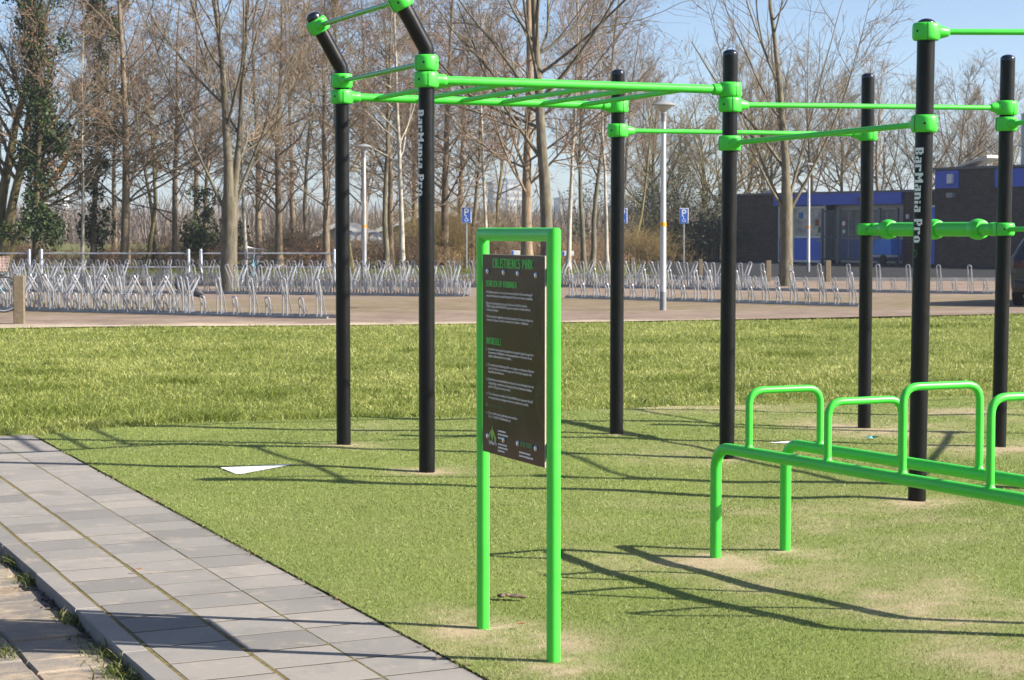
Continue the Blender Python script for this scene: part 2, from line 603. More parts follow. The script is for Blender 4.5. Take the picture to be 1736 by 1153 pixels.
g = .065
xs, ys = np.arange(-4.4, 9.6, g), np.arange(5.0, 21.6, g)
GX, GY = np.meshgrid(xs, ys, indexing='ij')
CXc, CYc = GX[:-1, :-1] + g / 2, GY[:-1, :-1] + g / 2
keep = (CXc + g / 2 > L_EDGE(CYc + g / 2)) & (CYc - g / 2 < FAR(CXc))
PX = np.maximum(GX, L_EDGE(GY)); PY = np.minimum(GY, FAR(PX))
nyv = len(ys)
ii, jj = np.nonzero(keep)
quads = np.stack([ii * nyv + jj, (ii + 1) * nyv + jj, (ii + 1) * nyv + jj + 1, ii * nyv + jj + 1], 1)
V = np.stack([PX.ravel(), PY.ravel(), ground_wave(PX.ravel(), PY.ravel()) - .004], 1)
turf = link('artificial_turf', np_mesh('artificial_turf', V, [quads], attrs={'sand': sand_mask(PX.ravel(), PY.ravel())}, mats=[M_TURF]))
prop(turf, kind='structure')

def in_poly(x, y, poly):
    r = np.zeros(len(x), bool); n = len(poly)
    for i in range(n):
        (x0, y0), (x1, y1) = poly[i], poly[(i + 1) % n]
        c = ((y0 > y) != (y1 > y)) & (x < (x1 - x0) * (y - y0) / (y1 - y0 + 1e-12) + x0)
        r ^= c
    return r

def blades(name, P, hgt, wid, lean, mat, R, tint, sand=None, seg=1, parent=None, zoff=0.0):
    """thin upright blades: one triangle each (seg 1) or a bent quad and tip (seg 2)"""
    n = len(P)
    a = R.random(n) * 2 * np.pi
    side = np.stack([np.cos(a), np.sin(a), np.zeros(n)], 1) * (wid / 2)[:, None]
    b = R.random(n) * 2 * np.pi
    ln = np.stack([np.cos(b), np.sin(b), np.zeros(n)], 1) * (lean * hgt)[:, None]
    up = np.zeros((n, 3)); up[:, 2] = hgt
    P = P.copy(); P[:, 2] += zoff
    if seg == 1:
        V = np.stack([P - side, P + side, P + up + ln], 1).reshape(-1, 3)
        F = [np.arange(3 * n).reshape(-1, 3)]
        k = 3
    else:
        m = P + up * .62 + ln * .34
        V = np.stack([P - side, P + side, m + side * .75, m - side * .75, P + up * .95 + ln], 1).reshape(-1, 3)
        i = np.arange(n)[:, None] * 5
        F = [i + np.array([[0, 1, 2, 3]]), i + np.array([[3, 2, 4]])]
        k = 5
    at = {'tint': np.repeat(tint, k)}
    if sand is not None: at['sand'] = np.repeat(sand, k)
    o = link(name, np_mesh(name, V, F, attrs=at, mats=[mat]), parent)
    return o

TRI1 = [tuple(gp(*p)[:2]) for p in ((374, 792.5), (499, 792.5), (409, 806), (399, 805))]
TRI2 = [tuple(gp(*p)[:2]) for p in ((1303, 754), (1340, 750.5), (1352, 753), (1330, 755.5))]
R = rng(3)
N = 840000
y = 6.4 + (20.2 - 6.4) * R.random(N) ** 1.35
x = -(.25 * y + .7) + R.random(N) * (.50 * y + 3.0)
dens = np.interp(y, [6.4, 9, 12, 20], [1, .95, .75, .42])
fuzz = .030 * fbm(y, x * 0, 2.3, 61, 5) - .004 + .006 * R.random(N)
ok = (x > L_EDGE(y) - fuzz) & (y < FAR(x) + .02) & (R.random(N) < dens)
x, y = x[ok], y[ok]
sm = sand_mask(x, y)
ok = R.random(len(x)) > sm * .45
x, y, sm = x[ok], y[ok], sm[ok]
P = np.stack([x, y, ground_wave(x, y) - .006], 1)
M_FIBRE = m_blade('turf_fibre', (.092, .130, .023), (.198, .245, .055), (.41, .44, .155), (.46, .39, .24), .55, .2)
w1 = in_poly(x, y, TRI1) | in_poly(x, y, TRI2)
n = len(x)
hg = (.007 + .008 * R.random(n)) * (1 - .4 * sm); wd = .0022 + .0016 * R.random(n) + .00040 * np.maximum(0, y - 8)
tn = np.clip(R.random(n) ** 1.3 * .95 + (fbm(x, y, 1.1, 71, 4) - .45) * .6, 0, 1)
pile = blades('turf_pile', P[~w1], hg[~w1], wd[~w1], .35 + .9 * R.random((~w1).sum()), M_FIBRE, R, tn[~w1], sm[~w1], parent=turf)
prop(pile, kind='stuff')
M_WHITETURF = m_blade('white_turf_fibre', (.62, .62, .60), (.74, .74, .72), (.84, .84, .82), None, .6, .1)
for nm, poly in (('turf_marking', TRI1), ('turf_marking', TRI2)):
    mb = MB().add([(p[0], p[1], float(ground_wave(np.array([p[0]]), np.array([p[1]]))[0]) + .0015) for p in poly], [tuple(range(len(poly)))[::-1]])
    mk = mb.build(nm, simple('white_marking', (.78, .78, .76), .8, var=.05), turf, smooth=False)
    s_ = in_poly(x, y, poly)
    if s_.sum() > 3:
        fp = blades('marking_pile', P[s_], hg[s_], wd[s_], .35 + .9 * R.random(s_.sum()), M_WHITETURF, R, R.random(s_.sum()), parent=mk, zoff=.001)
        prop(fp, kind='stuff')

# grass of the lawn
M_GRASS = m_blade('lawn_grass_blade', (.085, .130, .018), (.240, .288, .052), (.53, .52, .20), None, .55, .40)
R = rng(5)
N = 720000
yy = 15.0 + 24.0 * R.random(N) ** 1.2
xx = -(.25 * yy + 1.8) + R.random(N) * (.50 * yy + 4.6)
cl = fbm(xx, yy, 1.1, 81, 4)
path_far = (xx > L_EDGE(yy) - 6) & (xx < L_EDGE(yy)) & (yy < 15.75)
ragged = FAR(xx) + .30 * (fbm(xx, yy, 1.7, 87, 4) - .62) - .10 * R.random(N)
ok = (yy > ragged) & (yy < LAWN_END(xx) + .12 * R.random(N)) & ~path_far & (R.random(N) < np.interp(yy, [15, 22, 40], [.85, .6, .42]) * (.55 + cl))
xx, yy, cl = xx[ok], yy[ok], cl[ok]
n = len(xx)
P = np.stack([xx, yy, lawn_h(xx, yy) - .01], 1)
tuft = np.clip((fbm(xx, yy, 1.5, 91, 3) - .60) * 7, 0, 1)
edge = np.clip(1 - (yy - FAR(xx)) / .25, 0, 1)
hg = (.018 + .036 * R.random(n) + .030 * tuft) * (1 - .45 * edge)
wd = .0045 + .0045 * R.random(n) + .0003 * (yy - 15)
tn = np.clip(.20 + .62 * R.random(n) + (fbm(xx, yy, 2.2, 95, 4) - .5) * .6 + (fbm(xx, yy, .45, 97, 3) - .5) * .55 - .15 * tuft + .5 * (R.random(n) < .09), 0, 1)
near = yy < 24
for nm, s_, sg in (('lawn_grass', near, 2), ('lawn_grass', ~near, 1)):
    o = blades(nm, P[s_], hg[s_], wd[s_] * (1 if sg == 2 else 1.35), .3 + .9 * R.random(s_.sum()), M_GRASS, R, tn[s_], seg=sg)
    prop(o, 'green lawn grass between the turf pitch and the brick plaza' if sg == 2 else 'green lawn grass towards the brick plaza', 'grass', kind='stuff')

# clumps of darker, taller grass on the lawn
for k, (px, py, r_) in enumerate([(375, 703, .34), (350, 708, .25), (75, 700, .4), (20, 655, .35), (310, 645, .25), (70, 632, .3), (440, 665, .3), (620, 702, .4), (1340, 600, .3), (1160, 640, .3)]):
    c = gp(px, py); m = 420
    q = rng(500 + k).normal(0, r_ * .5, (m, 2))
    X_, Y_ = c.x + q[:, 0] * 1.5, c.y + q[:, 1]
    Pk = np.stack([X_, Y_, lawn_h(X_, Y_) - .01], 1)
    Rk = rng(600 + k)
    o = blades('grass_clump', Pk, .05 + .06 * Rk.random(m), .006 + .004 * Rk.random(m), .6 + 1.0 * Rk.random(m), M_GRASS, Rk, np.clip(.08 + .40 * Rk.random(m), 0, 1), seg=2)
    prop(o, 'taller dark green grass clumps in the lawn', 'grass', kind='stuff')

# paved path: a mossy bed and square tiles laid on it
PD = Vector((-.4165, 1, 0)).normalized()                   # along the path
QD = Vector((math.cos(math.radians(28)), math.sin(math.radians(28)), 0))   # across it
TZ = -.010
ends = (5.2, 15.62)
ex = lambda c, y: c - .4165 * y
bed = MB().add([(ex(1.72, ends[0]), ends[0], TZ - .0022), (ex(2.905, ends[0]), ends[0], TZ - .0022), (ex(2.905, 15.72), 15.72, TZ - .0022), (ex(1.72, 15.2), 15.2, TZ - .0022)], [(0, 1, 2, 3)])
path = prop(bed.build('paved_path', m_soil('dark_joint_fill', [(.030, .025, .018), (.060, .050, .032), (.16, .13, .085)], 22), smooth=False), kind='structure')
def tile_mesh(name, a, b, la, lb, th, bev, mat):
    """a slab with sides along a and b and a chamfered top edge"""
    vs = []
    for z, ins in ((-th, 0), (-bev, 0), (0, bev)):
        for s1, s2 in ((-1, -1), (1, -1), (1, 1), (-1, 1)):
            p = a * s1 * (la / 2 - ins) + b * s2 * (lb / 2 - ins)
            vs.append((p.x, p.y, z))
    fs = [(8, 9, 10, 11)] + [(r * 4 + i, r * 4 + (i + 1) % 4, r * 4 + 4 + (i + 1) % 4, r * 4 + 4 + i) for r in (0, 1) for i in range(4)]
    return MB().add(vs, fs).mesh(name, mat, smooth=False)
qs = .3475 / (QD.x + .4165 * QD.y)
tm = tile_mesh('tile', QD, PD, qs - .015, .3135 - .021, .05, .0003, M_TILE)
for c_ in (2.521, 2.176, 1.8215, 2.868):
    js = MB()
    for k in range(80):
        y0, y1 = 5.2 + k * .131, 5.2 + (k + 1) * .131
        h0, h1 = [TZ - .0008 - .0010 * float(vnoise(np.array([q * 3.1]), np.array([c_ * 9]), 1.0, 23)[0]) for q in (y0, y1)]
        w_ = .011 if c_ < 2.8 else .02
        js.quad((ex(c_ - w_, y0), y0, h0), (ex(c_ + w_, y0), y0, h0), (ex(c_ + w_, y1), y1, h1), (ex(c_ - w_, y1), y1, h1))
    js.build('joint_moss', M_BED, path, smooth=False)
rr = random.Random(8)
for ci, (c0, off) in enumerate(((2.521, .0), (2.180, .12), (1.8265, .2))):
    for k in range(-2, 40):
        c_mid = c0 + .1737
        y0 = 5.35 + off + k * .3135 * PD.y
        o = Vector((c_mid - .4165 * y0, y0, TZ))
        if y0 < 5.2 or y0 > 15.62 + (ci - 2) * .0 - .1 - .17 * (2 - ci) * 0: continue
        t_ = link('tile', tm, path, o + Vector((rr.uniform(-.0015, .0015), rr.uniform(-.0015, .0015), rr.uniform(-.0006, .0006))),
                  (math.radians(rr.uniform(-.05, .05)), math.radians(rr.uniform(-.05, .05)), math.radians(rr.uniform(-.4, .4))))
km = tile_mesh('kerb_stone', QD, PD, .100, .93, .10, .005, M_TILE)
for k in range(12):
    y0 = 5.4 + k * .94 * PD.y
    link('kerb_stone', km, path, Vector((1.762 - .4165 * y0, y0, TZ + .004 + rr.uniform(-.001, .001))), (0, 0, math.radians(rr.uniform(-.4, .4))))

# old sandy pavement one kerb lower, left of the path
M_SANDBED = m_soil('sand_bed', [(.17, .13, .085), (.28, .22, .16), (.38, .31, .235)], 14)
lp = prop(MB().add([(ex(1.70, 5.0), 5.0, -.062), (ex(1.70, 14), 14, -.062), (-9, 14, -.062), (-9, 5, -.062)], [(3, 2, 1, 0)][::1]).build('old_pavement', M_SANDBED, smooth=False), kind='structure')
lp.data.flip_normals() if lp.data.polygons[0].normal.z < 0 else None
sm_ = tile_mesh('paving_slab', QD, PD, .292, .205, .03, .006, M_SLAB)
for i in range(6):
    for k in range(22):
        y0 = 5.6 + k * .213 * PD.y + (.1 if i % 2 else 0)
        p = Vector((1.70 - .18 - i * .325 - .4165 * y0, y0, 0))
        if p.x < -3.9 or rr.random() < .10: continue
        link('paving_slab', sm_, lp, (p.x, p.y, -.051 + rr.uniform(-.008, .004)), (math.radians(rr.uniform(-1, 1)), math.radians(rr.uniform(-1, 1)), math.radians(rr.uniform(-1.5, 1.5))))

# weeds and soil along the kerb
M_WEED = m_blade('weed_blade', (.050, .080, .014), (.130, .160, .035), (.33, .29, .13), None, .55, .3)
for k, (px, py, m, r_, label) in enumerate([
        (30, 955, 150, .07, 'grass tuft against the kerb at the left edge of the photo'),
        (45, 985, 110, .07, 'second grass tuft by the kerb, just below the left edge one'),
        (122, 1055, 150, .055, 'bright upright grass tuft halfway along the dark kerb'),
        (175, 1110, 170, .10, 'wide grass tuft in the kerb shade near the bottom'),
        (205, 1145, 200, .10, 'dry bushy grass tuft at the kerb by the bottom edge'),
        (5, 1105, 90, .06, 'faint grass tuft growing in the old slabs at the far left')]):
    c = gp(px, py, -.05); Rk = rng(700 + k)
    q = Rk.normal(0, r_, (m, 2))
    X_, Y_ = c.x + q[:, 0] * .45 + q[:, 1] * -.4165, c.y + q[:, 1]
    X_ = np.minimum(X_, 1.705 - .4165 * Y_)
    o = blades('grass_tuft', np.stack([X_, Y_, np.full(m, -.060)], 1), 0.018 + .042 * Rk.random(m), .0035 + .003 * Rk.random(m), .6 + 1.3 * Rk.random(m), M_WEED, Rk, np.clip(Rk.normal(.45, .25, m), 0, 1), seg=2)
    prop(o, label, 'grass tuft', 'weeds along the kerb')
M_LITTER = simple('dry_leaf_brown', (.115, .070, .036), .8, var=.5, scale=20)
Rk = rng(77)
def flakes(name, pts, size, mat, Rk):
    n = len(pts)
    a = Rk.random(n) * 6.28
    s = size * (.5 + Rk.random(n))
    u = np.stack([np.cos(a), np.sin(a), Rk.normal(0, .35, n)], 1) * s[:, None]
    v = np.stack([-np.sin(a), np.cos(a), Rk.normal(0, .35, n)], 1) * (s * .6)[:, None]
    V = np.stack([pts - u, pts - v * .7, pts + u, pts + v], 1).reshape(-1, 3)
    return link(name, np_mesh(name, V, [np.arange(4 * n).reshape(-1, 4)], smooth=False, mats=[mat]))
yy = 6.6 + 9 * Rk.random(420); cl = fbm(yy, yy * 0, 1.6, 5, 3)
yy = yy[Rk.random(420) < np.clip((cl - .46) * 4, .05, .8)]
pts = np.stack([L_EDGE(yy) + Rk.normal(-.004, .022, len(yy)), yy, np.full(len(yy), .000)], 1)
prop(flakes('edge_litter', pts, .010, M_LITTER, Rk), 'brown crumbs of leaf litter along the turf edge', 'leaf litter', kind='stuff')
yy = 6.0 + 6 * Rk.random(500)
pts = np.stack([1.70 - .4165 * yy - np.abs(Rk.normal(0, .035, 500)), yy, np.full(500, -.052)], 1)
prop(flakes('kerb_litter', pts, .013, simple('dark_crumbs', (.075, .055, .035), .9, var=.4), Rk), 'dark crumbs of soil and dead leaf under the kerb', 'leaf litter', kind='stuff')
for nm, px, py, col, sz, label, cat in (('dead_leaf', 235, 969, (.55, .22, .05), .020, 'small orange dead leaf lying in a joint of the grey path', 'leaf'),
                                        ('dead_leaf', 884, 1062, (.40, .13, .06), .018, 'reddish dead leaf on the sandy turf between the sign posts', 'leaf')):
    c = gp(px, py)
    mb = MB()
    prof = [(-1, 0), (-.6, .38), (0, .5), (.6, .34), (1, 0), (.6, -.34), (0, -.5), (-.6, -.38)]
    mb.add([(c.x + a * sz, c.y + b * sz, .012 + .006 * (abs(b) + .3 * a)) for a, b in prof] + [(c.x, c.y, .010)], [(i, (i + 1) % 8, 8) for i in range(8)])
    prop(mb.build(nm, simple(nm + str(px), col, .7, var=.2, scale=40)), label, cat)
c = gp(868, 1011)
mb = MB()
Rk = rng(12)
for k in range(7):
    mb.lathe([(0, -.004), (.016, .0), (.019, .012), (.010, .022), (0, .024)], 7, Matrix.Translation((c.x - .05 + k * .015 + Rk.normal(0, .005), c.y + Rk.normal(0, .012), -.004 + .002 * (k % 3))) @ Matrix.Diagonal((.7 + .6 * Rk.random(), .8 + .4 * Rk.random(), .45 + .3 * Rk.random(), 1)))
prop(mb.build('earth_clod', simple('dry_earth', (.15, .11, .07), .95, var=.35, scale=40, bump=.6, bscale=120)), 'brown crumbling clod of earth on the turf behind the sign', 'earth clod')
c = gp(1478, 746)
mb = MB()
pr = [(a_ * .7, b_ * .7) for a_, b_ in [(-.085, 0), (-.05, .03), (.0, .012), (.05, .035), (.09, .01), (.06, -.02), (.01, -.012), (-.04, -.03)]]
mb.add([(c.x + a, c.y + b * 1.6, .012 + .010 * ((i * 7) % 3)) for i, (a, b) in enumerate(pr)] + [(c.x, c.y, .03)], [(i, (i + 1) % 8, 8) for i in range(8)])
prop(mb.build('litter_scrap', simple('teal_plastic', (.10, .34, .32), .35, var=.3, scale=30)), 'crumpled teal plastic scrap lying on the turf behind the parallel bars', 'litter')

# ------------------------------------------------------------------ block lettering
GLYPH = {
 'A': ['01110','11011','11011','11111','11011','11011','11011'], 'B': ['11110','11011','11011','11110','11011','11011','11110'],
 'C': ['01111','11000','11000','11000','11000','11000','01111'], 'D': ['11110','11011','11011','11011','11011','11011','11110'],
 'E': ['11111','11000','11000','11110','11000','11000','11111'], 'G': ['01111','11000','11000','11011','11001','11001','01111'],
 'H': ['11011','11011','11011','11111','11011','11011','11011'], 'I': ['11','11','11','11','11','11','11'],
 'K': ['11001','11011','11110','11100','11110','11011','11001'], 'L': ['11000','11000','11000','11000','11000','11000','11111'],
 'M': ['1100011','1110111','1111111','1101011','1100011','1100011','1100011'], 'N': ['11001','11101','11101','11111','11011','11011','11001'],
 'O': ['01110','11011','11011','11011','11011','11011','01110'], 'P': ['11110','11011','11011','11110','11000','11000','11000'],
 'R': ['11110','11011','11011','11110','11110','11011','11011'], 'S': ['01111','11000','11000','01110','00011','00011','11110'],
 'T': ['111111','001100','001100','001100','001100','001100','001100'], 'U': ['11011','11011','11011','11011','11011','11011','01110'],
 'V': ['11011','11011','11011','11011','11011','01110','00100'], 'W': ['1101011','1101011','1101011','1101011','1111111','1110111','1100011'],
 'a': ['01111','00011','01111','11011','11011','11011','01111'], 'n': ['11110','11011','11011','11011','11011','11011','11011'],
 'r': ['11111','11011','11000','11000','11000','11000','11000'], 'i': ['11','00','11','11','11','11','11'],
 'o': ['01110','11011','11011','11011','11011','11011','01110'], ' ': ['000']*7,
}
def block_text(text, small=.8):
    """rectangles (x0, x1, y0, y1) in cap heights; lower-case letters are a little lower"""
    out, x = [], 0.0
    u = 1 / 7.0
    for ch in text:
        g = GLYPH[ch]
        sc = small if ch.islower() else 1.0
        for r, row in enumerate(g):
            j = 0
            while j < len(row):
                if row[j] == '1':
                    k = j
                    while k < len(row) and row[k] == '1': k += 1
                    out.append((x + j * u, x + k * u, (6 - r) * u * sc, (7 - r) * u * sc))
                    j = k
                else: j += 1
        x += (len(g[0]) + 1) * u
    return out, x - u

# ------------------------------------------------------------------ the calisthenics frame
frame = empty('calisthenics_frame', (1.3, 14.2, 0), 0,
              'large outdoor calisthenics frame of black posts, green clamps and green bars', 'exercise frame')
FO = Vector((1.3, 14.2, 0))
FM = Matrix.Translation(-FO)
def fpart(mb, name, mat, parent=None, **k):
    mb.v = [tuple(Vector(v) - FO) for v in mb.v] if parent is None else [tuple(Vector(v) - FO) for v in mb.v]
    return mb.build(name, mat, parent or frame, **k)

def post_axis(base_px, top_px, Y=None):
    b = gp(*base_px)
    # top: same distance, at the column where the photograph shows it
    ang = (390 - top_px[1]) / FOC
    z = H + ang * b.y
    depth = b.y * math.cos(PITCH) - (z - H) * math.sin(PITCH)
    t = Vector(((top_px[0] - CX) / FOC * depth, b.y, z))
    d = (t - b) / (t.z - b.z)
    return b, d
POST = {
 'A': post_axis((582.7, 755), (579.6, 200)), 'B': post_axis((723.9, 799), (722.9, 190)), 'C': post_axis((1045, 735.5), (1047.7, 130)),
 'D': post_axis((1232, 776), (1238.3, 100)), 'E': post_axis((1465, 722), (1471.7, 133)), 'F': post_axis((1554.5, 843), (1569.9, 75)),
 'G': post_axis((1693, 757.5), (1708.6, 105)),
 'H': (Vector((4.50, 12.15, 0)), Vector((0, 0, 1))), 'I': (Vector((5.46, 15.50, 0)), Vector((0, 0, 1))), 'K': (Vector((4.78, 17.05, 0)), Vector((0, 0, 1))),
}
def pp(k, z): b, d = POST[k]; return b + d * z
UD = (POST['D'][0] - POST['B'][0]).normalized()
PR = .0515
TOPS = {'C': 2.735, 'D': 2.740, 'E': 2.755, 'F': 2.735, 'G': 2.765, 'H': 2.735, 'I': 2.75, 'K': 2.75}
posts = {}
for k in 'ABCDEFGHIK':
    b, d = POST[k]
    mb = MB()
    if k in 'AB':
        z1 = 2.70
        lean = (-UD * math.sin(math.radians(30)) + Vector((0, 0, 1)) * math.cos(math.radians(30)))
        tip = pp(k, z1) + lean * .42
        # bevelled mitre at the bend
        mb.tube([pp(k, -.25), pp(k, 1.2), pp(k, z1 - .012), pp(k, z1) + lean * .012, tip], PR, 24)
        cap_o, cap_d = tip, lean
    else:
        mb.tube([pp(k, -.25), pp(k, 1.2), pp(k, TOPS[k])], PR, 24)
        cap_o, cap_d = pp(k, TOPS[k]), d
    posts[k] = fpart(mb, 'post', M_BLACK)
    mb = MB().lathe([(PR + .0008, -.012), (PR + .0008, .001), (PR * .93, .010), (PR * .62, .021), (PR * .3, .026), (0, .0275)], 24, zbasis(cap_d, cap_o))
    fpart(mb, 'cap', M_CAP, posts[k])

def clamp(center, axis, out, sock=.030, reach=.135, hgt=.050, rad=.0765, holes=True, name='clamp', flat=False):
    """two-part cast clamp around a post with a socket pointing along out"""
    axis = Vector(axis).normalized(); center = Vector(center)
    out = (Vector(out) - axis * Vector(out).dot(axis)).normalized()
    M = basis(out, axis, center)
    mb = MB()
    prof = [(PR - .002, -hgt), (rad * .86, -hgt), (rad * .955, -hgt + .006), (rad, -hgt + .018), (rad * 1.01, 0), (rad, hgt - .018), (rad * .955, hgt - .006), (rad * .86, hgt), (PR - .002, hgt)]
    # squeeze the ring slightly along the socket so that it reads as a casting, not a washer
    S = Matrix.Diagonal((1.04, .985, 1, 1))
    mb.lathe(prof, 32, M @ S, closed=True)
    r0 = hgt * .86
    path = [Vector((rad * .55, 0, 0)), Vector((rad * .92, 0, 0)), Vector((rad + .016, 0, 0)), Vector((reach - .012, 0, 0)), Vector((reach - .003, 0, 0)), Vector((reach, 0, 0))]
    rr_ = [r0, r0 * .97, max(sock + .009, r0 * .84), sock + .010, sock + .006, sock + .002]
    mb.tube([M @ p for p in path], rr_, 20)
    c = fpart(mb, name, M_GREEN, sharp=50)
    # seam between the two halves
    sx = -.012
    out_r = [(r, z) for r, z in prof[1:-1]]
    for sgn in (1, -1):
        seam = MB()
        poly = [((r + .0009) * sgn, z) for r, z in out_r]
        inn = [((PR + .004) * sgn, z) for z in (hgt * .98, -hgt * .98)]
        ring = poly + inn
        n = len(ring)
        vs = [M @ S @ Vector((sx - .0012, a, zz)) for a, zz in ring] + [M @ S @ Vector((sx + .0012, a, zz)) for a, zz in ring]
        seam.add(vs, [tuple(range(n)), tuple(range(2 * n - 1, n - 1, -1))] + [(i, i + n, (i + 1) % n + n, (i + 1) % n) for i in range(n)])
        fpart(seam, 'seam', M_HOLE, c, smooth=False)
    if holes:
        for sgn in (1, -1):
            for a0, zz in ((.50, .0), (2.55, .0)):
                hb = MB()
                a = a0 * sgn
                n_ = Vector((math.cos(a), math.sin(a), 0))
                p = Vector((n_.x * rad * 1.02, n_.y * rad, zz))
                hb.lathe([(.0078, -.004), (.0078, .0012), (.005, .0016), (0, .0016)], 10, M @ Matrix.Translation(p) @ basis(Vector((0, 0, 1)), Vector((n_.x, n_.y, 0))).to_3x3().to_4x4())
                fpart(hb, 'bolt_hole', M_HOLE, c)
    return c

def bar(name, a, b, r, mat=M_GREEN, n=16):
    return fpart(MB().tube([a, (Vector(a) + Vector(b)) / 2, b], r, n), name, mat)

def clamped_bar(k1, z1, k2, z2, r, name='bar', mat=M_GREEN, end=.10):
    a, b = pp(k1, z1), pp(k2, z2)
    d = (b - a).normalized()
    clamp(a, POST[k1][1], d, sock=r); clamp(b, POST[k2][1], -d, sock=r)
    return bar(name, a + d * end, b - d * end, r, mat)

# monkey-bar ladder A-C and B-D with rungs
ZB = 2.50
clamped_bar('A', ZB, 'C', ZB - .015, .029, 'side_beam')
clamped_bar('B', ZB + .005, 'D', ZB - .005, .029, 'side_beam')
for i in range(6):
    t = .125 + .148 * i
    a = pp('A', ZB).lerp(pp('C', ZB - .015), t); b = pp('B', ZB + .005).lerp(pp('D', ZB - .005), t)
    bar('rung', a, b, .0175)
# bars across the bent posts
for dz in (0,):
    clamped_bar('A', 2.612, 'B', 2.612, .0175, 'grip_bar', M_GREENCHROME)
lean = (-UD * math.sin(math.radians(30)) + Vector((0, 0, 1)) * math.cos(math.radians(30)))
ta, tb = pp('A', 2.70) + lean * .345, pp('B', 2.70) + lean * .345
dd = (tb - ta).normalized()
clamp(ta, lean, dd, sock=.0175); clamp(tb, lean, -dd, sock=.0175)
bar('grip_bar', ta + dd * .1, tb - dd * .1, .0175, M_GREENCHROME)
# pull-up bars
clamped_bar('D', 2.395, 'G', 2.415, .0175)
clamped_bar('C', 2.300, 'E', 2.300, .0175)
clamped_bar('D', 2.135, 'F', 2.160, .0175, mat=M_GREEN)
clamped_bar('F', 2.686, 'H', 2.700, .0175)
clamped_bar('G', 2.300, 'H', 2.340, .0175)
clamped_bar('I', 2.40, 'K', 2.40, .0175)
clamped_bar('I', 1.30, 'H', 1.30, .0175)
# fat padded bar with ball joints between E and G
zl = 1.555
a, b = pp('E', zl), pp('G', zl)
d = (b - a).normalized(); L = (b - a).length
clamp(a, POST['E'][1], d, sock=.040, reach=.15, hgt=.046); clamp(b, POST['G'][1], -d, sock=.040, reach=.15, hgt=.046)
roll = fpart(MB().tube([a + d * .10, a + d * .24], .044, 20).tube([a + d * .24, b - d * .30], .053, 24).tube([b - d * .30, b - d * .1], [.05, .040], 20), 'padded_bar', M_GREEN)
def ball(center, d, r):
    mb = MB()
    prof = [(r * .70, -r * .82), (r * .82, -r * .78), (r * .93, -r * .5), (r, -r * .12), (r, r * .12), (r * .93, r * .5), (r * .82, r * .78), (r * .70, r * .82)]
    mb.lathe(prof, 28, zbasis(d, center))
    c = fpart(mb, 'ball_joint', M_GREEN, roll)
for f_ in (.30, L * .52, L - .30):
    ball(a + d * f_, d, .077)
gdir = (POST['H'][0] - POST['G'][0]).normalized()
bar('bar', b + gdir * .06, pp('H', 1.56), .0175)

# lettering that runs down the posts
def post_lettering(k, z_top, length, az, cap=.058):
    rects, w = block_text('BarMania Pro')
    sc = length / w
    mb = MB(); rl = PR + .0009
    for x0, x1, y0, y1 in rects:
        n = 3
        vs = []
        for i in range(n + 1):
            v = (y0 + (y1 - y0) * i / n) * cap - cap * .45
            an = az + v / rl                                   # letter tops point to the photo's right
            for x in (x0, x1):
                c = pp(k, z_top - x * sc)
                vs.append(c + Vector((math.sin(an), -math.cos(an), 0)) * rl)
        mb.add(vs, [(2 * i, 2 * i + 2, 2 * i + 3, 2 * i + 1) for i in range(n)])
    prop(fpart(mb, 'lettering', M_LETTER, posts[k], smooth=False), kind='stuff')
    # round green badge below
    mb = MB(); c0 = pp(k, z_top - length - .062); vs = []
    for i in range(16):
        for rad_ in (.014, .022):
            a_ = 2 * math.pi * i / 16
            an = az - .25 + rad_ * .8 * math.cos(a_) / rl
            vs.append(c0 + Vector((math.sin(an) * rl, -math.cos(an) * rl, rad_ * 1.15 * math.sin(a_))))
    mb.add(vs, [(2 * i, 2 * i + 1, (2 * i + 3) % 32, (2 * i + 2) % 32) for i in range(16)])
    fpart(mb, 'badge', simple('dark_green_print', (.02, .10, .03), .5), posts[k], smooth=False)
post_lettering('B', 2.312, .545, math.radians(-52))
post_lettering('F', 2.022, .545, math.radians(-48))
# small blue sticker on the side of post A
mb = MB()
vs = []
for i in range(5):
    an = math.radians(-92 + i * 8)
    for z in (1.45, 1.60):
        vs.append(pp('A', z) + Vector((math.sin(an), -math.cos(an), 0)) * (PR + .0012))
mb.add(vs, [(2 * i, 2 * i + 2, 2 * i + 3, 2 * i + 1) for i in range(4)])
fpart(mb, 'sticker', simple('blue_sticker', (.03, .10, .40), .4), posts['A'], smooth=False)

# ------------------------------------------------------------------ parallel bars with step loops
P1, P2 = gp(1213, 939), gp(1331, 930)
PBO = (P1 + P2) / 2
pbars = empty('parallel_bars', PBO, 0, 'low bright green parallel bars with raised loops of different heights', 'parallel bars')
def ppart(mb, name, mat=M_GREEN, parent=None):
    mb.v = [tuple(Vector(v) - PBO) for v in mb.v]
    return mb.build(name, mat, parent or pbars)
ZR = .515
RB = .0270
near1 = gp(1770, 853.5, ZR)                    # front rail's near corner
vdir = Vector((near1.x - P1.x, near1.y - P1.y, 0))
n1 = Vector((near1.x, near1.y, 0)); n2 = P2 + vdir
for q, (pa, pb) in enumerate(((P1, n1), (P2, n2))):
    path_ = fillet([pa + Vector((0, 0, -.2)), pa + Vector((0, 0, ZR)), pb + Vector((0, 0, ZR)), pb + Vector((0, 0, -.2))], .115, 10)
    ppart(MB().tube(path_, RB, 20), 'rail')
def rail_at(px, base, far_):
    """point on a rail seen at column px"""
    best = None
    for i in range(400):
        t = i / 399
        p = base.lerp(far_, t) + Vector((0, 0, ZR))
        depth = p.y * math.cos(PITCH) - (p.z - H) * math.sin(PITCH)
        x_ = CX + FOC * p.x / depth
        if best is None or abs(x_ - px) < best[0]: best = (abs(x_ - px), t)
    return best[1]
